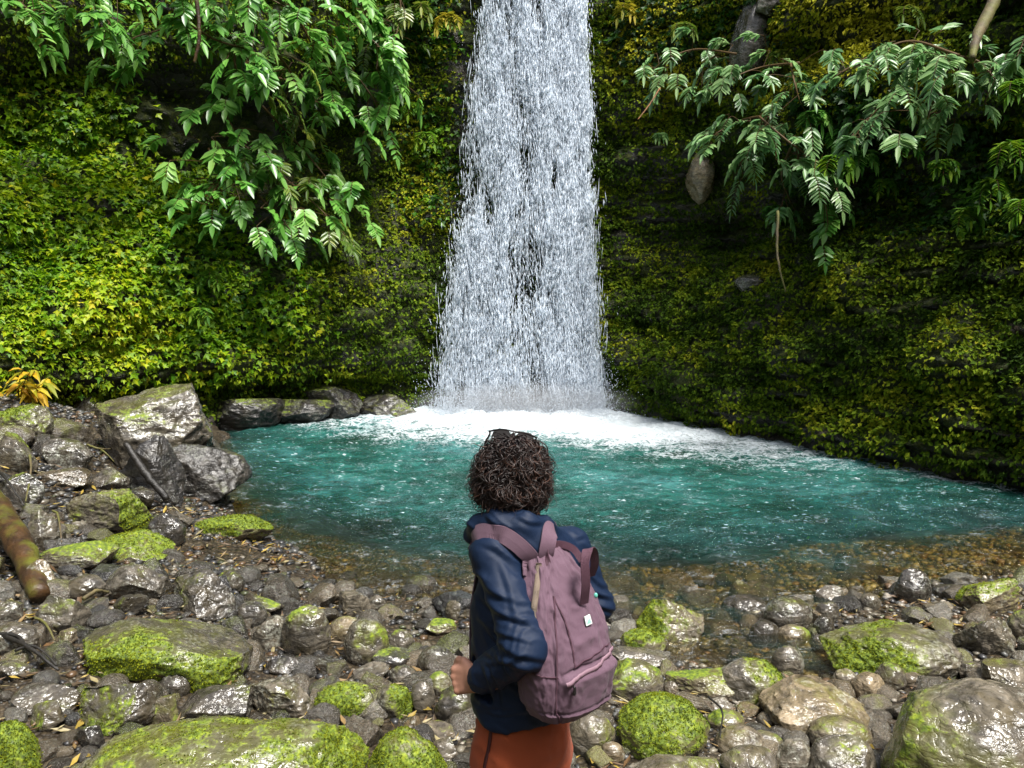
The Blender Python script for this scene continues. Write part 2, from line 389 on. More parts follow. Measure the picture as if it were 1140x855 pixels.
# a line of froth where the water laps the right wall
cx_, cy_ = cliff_pt(np.linspace(S_FALL, SL - 3, 400), np.full(400, 0.05))[0][:, :2].T
dw = np.full(len(wxf), 9.0)
sel = (wxf > 1)
for k in range(0, 400, 2): dw[sel] = np.minimum(dw[sel], np.hypot(wxf[sel] - cx_[k], wyf[sel] - cy_[k]))
foam = np.maximum(foam, 0.42 * np.exp(-(dw / 0.22) ** 2) * sstep(8.5, 10.5, wyf) )
foam = np.clip(foam + 0.35 * np.clip(foam, 0, 0.6) * W / 0.05 * 0.3, 0, 1.3)
def mat_water():
    g = G('pool_water'); tc = g('TexCoord').outputs['Object']
    dp = g.attr('depth').outputs['Fac']; fo_ = g.attr('foam').outputs['Fac']
    # milky suspended silt: the deeper the water, the less of the bed shows
    tn_ = g.noise(tc, 0.9, 4); dq = g.math('ADD', dp, g.math('MULTIPLY', g.math('SUBTRACT', tn_, 0.5), 0.35)); tur = g.ramp(dq, [(0.04, 0.0), (0.20, 0.22), (0.48, 0.70), (0.9, 1.0)])
    n = g.noise(tc, 0.55, 4)
    body = g.ramp(n, [(0.3, (0.006, 0.050, 0.035)), (0.5, (0.016, 0.100, 0.086)), (0.70, (0.050, 0.18, 0.180))])
    str_ = g('Mapping', None, Vector=tc, Scale=(1.0, 1.7, 1)).outputs[0]
    cl = g.noise(str_, 2.6, 5, 0.65, 1.2); body = g.mix(1.0, body, g.ramp(cl, [(0.3, (0.35, 0.42, 0.40)), (0.5, (0.9, 0.95, 0.95)), (0.68, (1.9, 1.75, 1.7))]), 'MULTIPLY')  # silt patches, with wavelet light and dark painted into the body colour
    b = g.bump(g.noise(str_, 8, 5, 0.6), 1.0, 0.09)
    b = g.bump(g.noise(str_, 26, 4, 0.6), 0.9, 0.030, b)
    lw = g('Fresnel', None, IOR=1.33, Normal=b).outputs[0]
    dif = g('BsdfDiffuse', None, Color=body, Normal=b).outputs[0]
    tr = g('BsdfTransparent', None, Color=g.ramp(dp, [(0.0, (1, 0.97, 0.9)), (0.22, (0.92, 0.76, 0.40)), (0.6, (0.5, 0.5, 0.22))])).outputs[0]
    under = g('MixShader', None, i0=tur, i1=tr, i2=dif).outputs[0]
    gl = g('BsdfGlossy', None, Color=(1, 1, 1), Roughness=0.05, Normal=b).outputs[0]
    wat = g('MixShader', None, i0=g.math('MULTIPLY', lw, 1.0, True), i1=under, i2=gl).outputs[0]
    # froth: webs and flecks of bubbles, the flecks also painting in sky glints
    dx = g.noise(str_, 2.2, 5, 0.6)
    wv = g('VectorMath', {'operation': 'ADD'}, i0=str_); g.t.links.new(g('TexNoise', None, Vector=str_, Scale=3.0, Detail=4).outputs['Color'], wv.inputs[1])
    v1 = g('TexVoronoi', {'feature': 'DISTANCE_TO_EDGE'}, Vector=wv.outputs[0], Scale=4.5).outputs['Distance']
    v2 = g('TexVoronoi', {'feature': 'DISTANCE_TO_EDGE'}, Vector=wv.outputs[0], Scale=13).outputs['Distance']
    web = g.math('ADD', g.ramp(v1, [(0, 1.0), (0.2, 0.0)]), g.math('MULTIPLY', g.ramp(v2, [(0, 1.0), (0.3, 0.0)]), 0.5))
    f = g.math('ADD', g.math('MULTIPLY', fo_, 1.25), g.math('MULTIPLY', g.math('ADD', web, g.math('MULTIPLY', g.math('SUBTRACT', dx, 0.5), 2.4)), 0.42))
    fm = g.ramp(f, [(0.56, 0.0), (0.86, 0.42), (1.0, 0.62), (1.0, 0.8)])
    sp = g('Mapping', None, Vector=tc, Scale=(9, 26, 1)).outputs[0]; glint_flecks = g.ramp(g.math('ADD', g.noise(sp, 1.0, 2, 0.5), g.math('MULTIPLY', g.math('SUBTRACT', cl, 0.5), 0.30)), [(0.665, 0.0), (0.72, 0.6)])
    glint_flecks = g.math('MULTIPLY', glint_flecks, g.ramp(dp, [(0.05, 0.15), (0.5, 1.0)])); fm = g.math('MAXIMUM', fm, glint_flecks)
    fm = g.math('MAXIMUM', fm, g.ramp(fo_, [(0.8, 0.0), (1.0, 0.95)]))
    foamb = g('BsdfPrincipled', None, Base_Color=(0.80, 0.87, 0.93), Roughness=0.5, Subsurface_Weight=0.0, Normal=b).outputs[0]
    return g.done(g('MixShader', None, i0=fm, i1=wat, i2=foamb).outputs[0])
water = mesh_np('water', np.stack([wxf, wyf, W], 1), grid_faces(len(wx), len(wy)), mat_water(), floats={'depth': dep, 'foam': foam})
tag(water, kind='structure')

# ================================================================== waterfall
def fall_edges(z):   # left and right limits of the falling water
    zl = [0, 1.5, 3, 5, 8.5, 12]
    return interp(z, zl, [-1.40, -1.28, -1.12, -0.88, -0.50, -0.4]), interp(z, zl, [1.80, 1.70, 1.58, 1.50, 1.38, 1.3])
def fall_y(u, z):    # shape of the curtain front to back
    return 16.05 + 0.35 * (z / 9.0) ** 1.2 + 0.25 * (np.abs(u - 0.5) * 2) ** 2
def dens(u, z):
    p = np.stack([u * 5.5, np.zeros_like(u), z * 0.55], 1); q = np.stack([u * 16, np.zeros_like(u) + 4, z * 0.9], 1)
    n = 0.5 + 1.05 * fbm(p, 4, 101) + 0.5 * fbm(q, 3, 103)
    prof = interp(u, [0, 0.06, 0.2, 0.42, 0.56, 0.66, 0.85, 0.95, 1], [0.30, 0.55, 0.66, 0.50, 0.42, 0.85, 1.30, 1.05, 0.45])
    hole = 0.30 * np.exp(-(((u - 0.55) / 0.13) ** 2 + ((z - 3.2) / 2.0) ** 2)) + 0.25 * np.exp(-(((u - 0.3) / 0.15) ** 2 + ((z - 6.8) / 1.2) ** 2)) + 0.3 * np.exp(-(((u - 0.80) / 0.035) ** 2 + ((z - 7.9) / 0.8) ** 2))
    return np.clip(n * prof * 1.45 * (1 - 1.6 * hole), 0.03, 1.6)
def mat_falling(name, alpha):
    g = G(name); 
    c = (0.86, 0.92, 0.99)
    p = g('BsdfPrincipled', None, Base_Color=c, Roughness=0.7, Specular_IOR_Level=0.3).outputs[0]
    t = g('BsdfTranslucent', None, Color=c).outputs[0]
    m = g('MixShader', None, i0=0.6, i1=p, i2=t).outputs[0]
    if not alpha: return g.done(m)
    tc = g('TexCoord').outputs['Object']
    s1 = g('Mapping', None, Vector=tc, Scale=(5.0, 5.0, 0.55)).outputs[0]; s2 = g('Mapping', None, Vector=tc, Scale=(22, 22, 3.2)).outputs[0]
    a = g.math('ADD', g.math('MULTIPLY', g.noise(s1, 1.0, 5, 0.6), 0.8), g.math('MULTIPLY', g.noise(s2, 1.0, 4, 0.65), 0.9))
    d = g.attr('dens').outputs['Fac']
    al = g.ramp(g.math('MULTIPLY', a, d), [(0.40, 0.0), (0.64, 0.42), (0.95, 0.85)])
    return g.done(g('MixShader', None, i0=al, i1=g('BsdfTransparent').outputs[0], i2=m).outputs[0])
fallroot = tag(empty('waterfall', (0.2, 16.2, 0.0)), 'tall white waterfall dropping down the mossy cliff into the turquoise pool', 'waterfall')
M_SHEET = mat_falling('falling_sheet', True); M_DROP = mat_falling('falling_drops', False)
def loc_(V): return V - np.array([0.2, 16.2, 0.0])
for k, (dy, sc) in enumerate(((0.22, 0.0), (0.0, 0.4))):
    us = np.linspace(0.0, 1.0, 140); zs = np.linspace(-0.1, 10.6, 240); U, Z = np.meshgrid(us, zs, indexing='ij'); U = U.ravel(); Z = Z.ravel()
    l, r = fall_edges(Z); X = l + (r - l) * (0.03 + 0.94 * U)
    q = np.stack([X * 3, 0 * X + k, Z * 0.4], 1)
    Y = fall_y(U, Z) + dy + 0.10 * fbm(q, 4, 111 + k)
    edge = sstep(0, 0.09, U) * sstep(1.0, 0.93, U)
    mesh_np('water_sheet', loc_(np.stack([X, Y, Z], 1)), grid_faces(140, 240), M_SHEET, fallroot, floats={'dens': np.clip(dens(U, Z), 0, 1) * edge * 1.15})
def drops(n, big=1.0, seed=1):
    r_ = np.random.default_rng(seed)
    u = r_.random(n * 3); z = r_.random(n * 3) ** 1.05 * 10.6
    keep = r_.random(n * 3) < dens(u, z) ** 1.3 * 0.9; u, z = u[keep][:n], z[keep][:n]; n = len(u)
    l, r = fall_edges(z); edge = r_.normal(0, 0.035, n) + (u < .12) * -r_.exponential(.07, n) * (1.3 - z / 12) + (u > .9) * r_.exponential(.05, n) * (1.3 - z / 12)
    q = np.stack([u * 9, 0 * u, z * 0.8], 1)
    u2 = u + .016 * pnoise(np.stack([u * 17, 0 * u, z * .7], 1), 17) + .010 * pnoise(np.stack([u * 42, 0 * u, z * .45], 1), 7) + .007 * pnoise(np.stack([u * 90, 0 * u, z * 1.1], 1), 8); x = l + (r - l) * u2 + edge + 0.07 * pnoise(q * [1, 1, 2.2], 5)
    y = fall_y(u, z) - 0.05 + r_.normal(0, 0.10, n)
    L = (0.013 + 0.085 * r_.random(n) ** 2.2) * big * (1.15 - 0.03 * z); Wd = L * r_.uniform(0.04, 0.09, n) + 0.0034
    return np.stack([x, y, z], 1), L, Wd, r_
def octas(P, L, Wd, r_, tilt=0.16):
    n = len(P); ax = normalize(np.stack([r_.normal(0, tilt, n) + 0.10 * pnoise(P * [4, 1, 1.6], 8) * 3, r_.normal(0, 0.1, n), np.ones(n)], 1))
    a = normalize(np.cross(ax, [0, 1.0, 0.01])); b = np.cross(ax, a); w = Wd[:, None]; l = L[:, None]
    V = np.stack([P + ax * l, P - ax * l * 0.8, P + a * w, P + b * w, P - a * w, P - b * w], 1).reshape(-1, 3)
    f = np.array([(0, 2, 3), (0, 3, 4), (0, 4, 5), (0, 5, 2), (1, 3, 2), (1, 4, 3), (1, 5, 4), (1, 2, 5)])
    return V, (f[None] + 6 * np.arange(n)[:, None, None]).reshape(-1, 3)
P_, L_, W_, r_ = drops(150000)
V, F = octas(P_, L_, W_, r_)
Ps, Ls, Ws, rs = drops(18000, 1.0, 9); Ls = rs.uniform(.10, .34, len(Ls)); Ws = rs.uniform(.0035, .008, len(Ls)); Vs_, Fs_ = octas(Ps, Ls, Ws, rs, .03)
st_ = mesh_np('strands', loc_(Vs_), Fs_, M_DROP, fallroot); st_['kind'] = 'stuff'
dro = mesh_np('droplets', loc_(V), F, M_DROP, fallroot); dro['kind'] = 'stuff'
# spray thrown up round the foot of the fall
n = 26000; r_ = np.random.default_rng(5); a = r_.random(n) * 2 * np.pi; rr = np.abs(r_.normal(0, 1, n))
x = r_.uniform(-1.5, 1.9, n) + rr * 0.34 * np.cos(a); y = 16.0 + rr * 0.45 * np.sin(a) - 0.15; z = np.abs(r_.exponential(0.30, n)) + 0.02
P2 = np.stack([x, y, z], 1); s = r_.uniform(0.0025, 0.008, n); V, F = octas(P2, s * 1.6, s, r_, 0.8)
spr = mesh_np('spray', loc_(V), F, M_DROP, fallroot); spr['kind'] = 'stuff'
def mist():
    V, F = _sphere(); V = V * [2.5, 0.75, 0.75]; V[:, 2] = np.where(V[:, 2] < 0, V[:, 2] * .3, V[:, 2]); V = V + [0.25, 15.55, .28]
    g = G('drifting_mist'); tc = g('TexCoord').outputs['Generated']
    r2 = g('VectorMath', {'operation': 'LENGTH'}, i0=g('Mapping', None, Vector=tc, Location=(-1, -1, -.6), Scale=(2, 2, 2)).outputs[0]).outputs['Value']
    den = g.math('MULTIPLY', g.ramp(r2, [(0.0, 1.0), (0.95, 0.0)]), 1.5)
    v = g('VolumePrincipled', None, Color=(0.93, 0.96, 1.0), Density=den, Anisotropy=0.1).outputs[0]; g.t.links.new(v, g.out.inputs['Volume'])
    tag(mesh_np('mist', V, F, g.m), 'pale mist drifting over the foot of the waterfall', 'mist', kind='stuff')
def _sphere():
    bm = bmesh.new(); bmesh.ops.create_icosphere(bm, subdivisions=4, radius=1.0); V = np.array([v.co[:] for v in bm.verts]); F = np.array([[v.index for v in f.verts] for f in bm.faces]); bm.free(); return V, F
mist()
# unseen gorge slope added behind the camera to block low sky light
def slopes():
    a = np.linspace(-0.25, math.pi + 0.25, 90); h = np.linspace(0, 1, 26); A, Hh = np.meshgrid(a, h, indexing='ij'); A = A.ravel(); Hh = Hh.ravel()
    rad = 11.5 + 16 * Hh ** 1.4; x = -rad * np.cos(A) * 1.05; y = 2.0 - rad * np.sin(A) * 1.1; z = -0.3 + 17 * Hh ** 0.9
    P = np.stack([x, y, z], 1); P += 0.9 * np.stack([pnoise(P * .35, 1), pnoise(P * .35, 2), pnoise(P * .35, 3)], 1); return tag(mesh_np('unseen_gorge_slope', P, grid_faces(90, 26), mat_floor()), kind='structure')
slopes()
# ================================================================== rocks
def mat_rock():
    g = G('wet_rock'); tc0 = g('TexCoord').outputs['Object']
    oi = g('ObjectInfo').outputs['Random']
    off = g('VectorMath', {'operation': 'ADD'}, i0=tc0); g.t.links.new(g('CombineXYZ', None, X=g.math('MULTIPLY', oi, 37.0), Y=g.math('MULTIPLY', oi, 91.0)).outputs[0], off.inputs[1])
    tc = off.outputs[0]
    tone = g.attr('tone', 'OBJECT').outputs['Fac']; wet = g.attr('wet', 'OBJECT').outputs['Fac']; warm = g.attr('warm', 'OBJECT').outputs['Fac']
    st = g('Mapping', None, Vector=tc, Scale=(1, 1, 2.4), Rotation=(0.3, 0.2, 0)).outputs[0]
    n0 = g.noise(tc, 3.2, 6, 0.6); n1 = g.noise(st, 9, 4, 0.55, 0.8); n2 = g.noise(tc, 48, 4, 0.6); n3 = g.noise(tc, 150, 2)
    dark = g.ramp(n1, [(0.28, (0.006, 0.006, 0.007)), (0.5, (0.019, 0.019, 0.020)), (0.7, (0.052, 0.050, 0.050))])
    lite = g.ramp(n1, [(0.28, (0.06, 0.056, 0.045)), (0.5, (0.17, 0.158, 0.13)), (0.7, (0.34, 0.315, 0.26))])
    wm = g.mix(g.math('MULTIPLY', warm, 1.0), (1, 1, 1), (1.25, 0.95, 0.58))
    c = g.mix(tone, dark, lite); c = g.mix(1.0, c, wm, 'MULTIPLY')
    # pale lichen specks and dark pits
    lic = g.ramp(g.math('ADD', g.math('MULTIPLY', n2, 0.55), g.math('MULTIPLY', n0, 0.55)), [(0.60, 0.0), (0.68, 0.7)])
    stn = g.ramp(g.noise(tc, 5.5, 4), [(0.5, 0.0), (0.66, 0.6)]); c = g.mix(stn, c, g.mix(tone, (0.030, 0.024, 0.014), (0.16, 0.125, 0.06)))
    c = g.mix(lic, c, g.mix(tone, (0.16, 0.17, 0.14), (0.42, 0.41, 0.34)))
    pit = g.ramp(n2, [(0.34, 0.45), (0.46, 1.0)]); c = g.mix(0.8, c, pit, 'MULTIPLY')
    # moss and algae
    a = g.attr('moss').outputs['Fac']
    mk = g.ramp(g.math('ADD', a, g.math('ADD', g.math('MULTIPLY', g.math('SUBTRACT', n1, 0.5), 0.9), g.math('MULTIPLY', g.math('SUBTRACT', n2, 0.5), 0.7))), [(0.40, 0.0), (0.62, 1.0)])
    alg = g.ramp(g.math('ADD', a, g.math('MULTIPLY', g.math('SUBTRACT', n0, 0.5), 0.8)), [(0.12, 0.0), (0.6, 0.8)])
    c = g.mix(alg, c, g.mix(tone, (0.055, 0.062, 0.012), (0.20, 0.20, 0.035)))
    mc = g.ramp(n2, [(0.3, (0.020, 0.035, 0.002)), (0.5, (0.100, 0.150, 0.006)), (0.7, (0.24, 0.29, 0.012))])
    c = g.mix(mk, c, mc)
    rg = g.ramp(g.math('ADD', g.math('MULTIPLY', n0, 0.5), g.math('MULTIPLY', wet, -0.45)), [(-0.0, 0.15), (0.10, 0.28), (0.30, 0.60)])
    rg = g.mix(mk, rg, (0.9, 0.9, 0.9))
    wd = g('VectorMath', {'operation': 'ADD'}, i0=tc); g.t.links.new(g('TexNoise', None, Vector=tc, Scale=4.0, Detail=4).outputs['Color'], wd.inputs[1])
    ck = g('TexVoronoi', {'feature': 'DISTANCE_TO_EDGE'}, Vector=wd.outputs[0], Scale=3.6).outputs['Distance']; ckr = g.ramp(ck, [(0.0, 0.0), (0.05, 0.8), (0.4, 1.0)])
    b = g.bump(ckr, 0.30, 0.015); b = g.bump(n1, 0.5, 0.030, b); b = g.bump(n2, 0.5, 0.007, b); b = g.bump(n3, 0.2, 0.0015, b)
    return g.done(g('BsdfPrincipled', None, Base_Color=c, Roughness=rg, Normal=b, Specular_IOR_Level=0.6, Coat_Weight=g.math('MULTIPLY', wet, 0.30), Coat_Roughness=0.18, Coat_Normal=b).outputs[0])
M_ROCK = mat_rock()
_ico = {}
def ico(k):
    if k not in _ico:
        bm = bmesh.new(); bmesh.ops.create_icosphere(bm, subdivisions=k, radius=1.0)
        V = np.array([v.co[:] for v in bm.verts]); F = np.array([[v.index for v in f.verts] for f in bm.faces]); bm.free(); _ico[k] = (V, F)
    return _ico[k]
def rock_geo(seed, style, sub):
    r_ = np.random.default_rng(seed); V, F = ico(sub); V = V.copy()
    if style == 'slab': V = np.sign(V) * np.abs(V) ** 0.75
    ncut = {'round': 4, 'egg': 0, 'ang': 18, 'slab': 10}[style]; dmin = {'round': 0.78, 'egg': 1, 'ang': 0.42, 'slab': 0.58}[style]
    for _ in range(ncut):
        n = normalize(r_.normal(size=3)); d = r_.uniform(dmin, 0.92); h = V @ n - d
        soft = 0.012 if style in ('ang', 'slab') else 0.10
        push = np.where(h > -soft, 0.5 * (h + np.sqrt(h * h + soft * soft * 0.6)), 0); push = np.where(h > 0, np.maximum(push, h), push * 0.5)
        V = V - push[:, None] * n * 0.97
    N = normalize(V); o = r_.uniform(0, 50, 3)
    a1, a2, a3 = {'round': (.10, .05, .012), 'egg': (.07, .02, .004), 'ang': (.07, .05, .028), 'slab': (.08, .05, .024)}[style]
    dsp = a1 * fbm(N * 1.6 + o, 2, seed) + a2 * fbm(V * 4 + o, 3, seed + 5, ridged=style in ('ang', 'slab'))
    if sub >= 5: dsp = dsp + a3 * fbm(V * 13 + o, 3, seed + 9, ridged=True)
    V = V + N * dsp[:, None]
    lo, hi = V.min(0), V.max(0)
    return (V - (lo + hi) / 2) / ((hi - lo) / 2), F
MOSSTUFT = leaf_mat('moss_tufts', 0.8, 0.3, 0.2)
def tufts(P, N, size, r_, tintfn, blades=3, droop=0.0):
    """little upright leaflets, a few per point"""
    n = len(P) * blades; P = np.repeat(P, blades, 0); N = np.repeat(N, blades, 0); s = np.repeat(size, blades) * r_.uniform(0.6, 1.3, n)
    d = normalize(N * 0.8 + r_.normal(0, 0.75, (n, 3)) + np.array([0, 0, -droop])); a = normalize(np.cross(d, r_.normal(size=(n, 3)))) * (s * 0.28)[:, None]
    m = P + d * (s * 0.55)[:, None]; t = P + d * s[:, None] + np.array([0, 0, -1]) * (s * 0.2)[:, None]
    V = np.stack([P, m + a, t, m - a], 1).reshape(-1, 3); F = np.arange(4 * n).reshape(-1, 4)
    c = np.repeat(tintfn(P, n, r_), 4, 0); return V, F, c
def moss_tint(P, n, r_):
    t = np.clip(0.5 + 0.7 * pnoise(P * 5, 33) + r_.normal(0, 0.25, n), 0, 1)[:, None]
    return (1 - t) * np.array([0.045, 0.075, 0.004]) + t * np.array([0.25, 0.28, 0.012])
HERO = []
def ground_hit(px, py):
    z = 0.2
    for _ in range(12):
        p = on_z(px, py, z); zn = float(terr(p[0], p[1], False)); z = 0.5 * z + 0.5 * max(zn, -0.15)
    return on_z(px, py, z), z
def place_rock(i, box, style, tone, moss, mdir, wet, warm, label, group=None, name=None, z0=None, lk=0.8, sub=None):
    x0, y0, x1, y1 = box; pc = 0.5 * (x0 + x1)
    if z0 is None: p, z = ground_hit(pc, y1)
    else: p, z = on_z(pc, y1, z0), z0
    D = p[1]; w = (x1 - x0) / FPX * D * math.cos(PITCH) * 1.04; th = math.atan((y1 - 330) / FPX); L = lk * w
    hp = (y1 - y0) / FPX * D; H = math.sqrt(max(hp ** 2 - (L * math.sin(th)) ** 2, 0)) / math.cos(th)
    if H < 0.32 * w: H = 0.32 * w; L = max(0.4 * w, math.sqrt(max(hp ** 2 - (H * math.cos(th)) ** 2, 0)) / math.sin(th)); L = min(L, 1.6 * w)
    H = min(H, 1.3 * w)
    if sub is None: sub = 6 if (x1 - x0) * D > 250 and (x1 - x0) > 55 else 5
    V, F = rock_geo(1000 + i * 7, style, sub)
    bury = 0.22 * H
    V = V * np.array([w / 2, L / 2, (H + bury) / 2])
    N = vnormals(V, F)
    dv = {'T': (0, 0, 1), 'F': (0, -1, 0.1), 'L': (-0.9, -0.2, 0.3), 'R': (0.9, -0.2, 0.3), 'A': (0, 0, 0)}[mdir]
    nn = fbm(V * (2.2 / max(w, 0.2)) + i, 3, 7)
    mv = moss * 1.15 - 0.42 + 0.55 * (N @ np.array(dv)) + 0.62 * nn + 0.25 * fbm(V * 14 + i, 2, 8) if moss > 0 else np.full(len(V), -0.2)
    mv = np.where(N[:, 2] < -0.5, mv - 0.4, mv)
    cr_ = at_y(pc, 0.5 * (y0 + y1), D + L * 0.40); c = np.array([cr_[0], D + L * 0.40, min(cr_[2], z + H * .75) - bury * .5])
    nm = name or ('boulder' if w > 0.55 else 'rock')
    o = mesh_np(nm, V, F, M_ROCK, floats={'moss': mv}); o.location = c
    o['tone'] = float(tone); o['wet'] = float(wet); o['warm'] = float(max(warm, .15) + .12)
    tag(o, label, 'boulder' if nm == 'boulder' else 'rock', group)
    HERO.append((c, w, L, H, label, box))
    if moss >= 0.5 and (x1 - x0) > 32:
        r_ = np.random.default_rng(i); fa = V[F]; ar = 0.5 * np.linalg.norm(np.cross(fa[:, 1] - fa[:, 0], fa[:, 2] - fa[:, 0]), axis=1)
        wgt = ar * np.clip((mv[F].mean(1) - 0.40) * 3, 0, 1) * (N[F].mean(1) @ np.array([0, -0.35, 0.4]) > -0.5)
        if wgt.sum() > 0:
            n = int(min(9000, wgt.sum() * 9000 / max(0.3, (D / 4) ** 2)))
            if n > 60:
                f = r_.choice(len(F), n, p=wgt / wgt.sum()); bc = r_.dirichlet((1, 1, 1), n)
                P = (fa[f] * bc[..., None]).sum(1); NN = normalize((N[F[f]] * bc[..., None]).sum(1))
                Vt, Ft, ct = tufts(P, NN, np.full(n, 0.0095 * (D / 4) ** 0.7), r_, moss_tint)
                mesh_np('moss', Vt, Ft, MOSSTUFT, o, smooth=False, colors=ct)['kind'] = 'stuff'
    return o
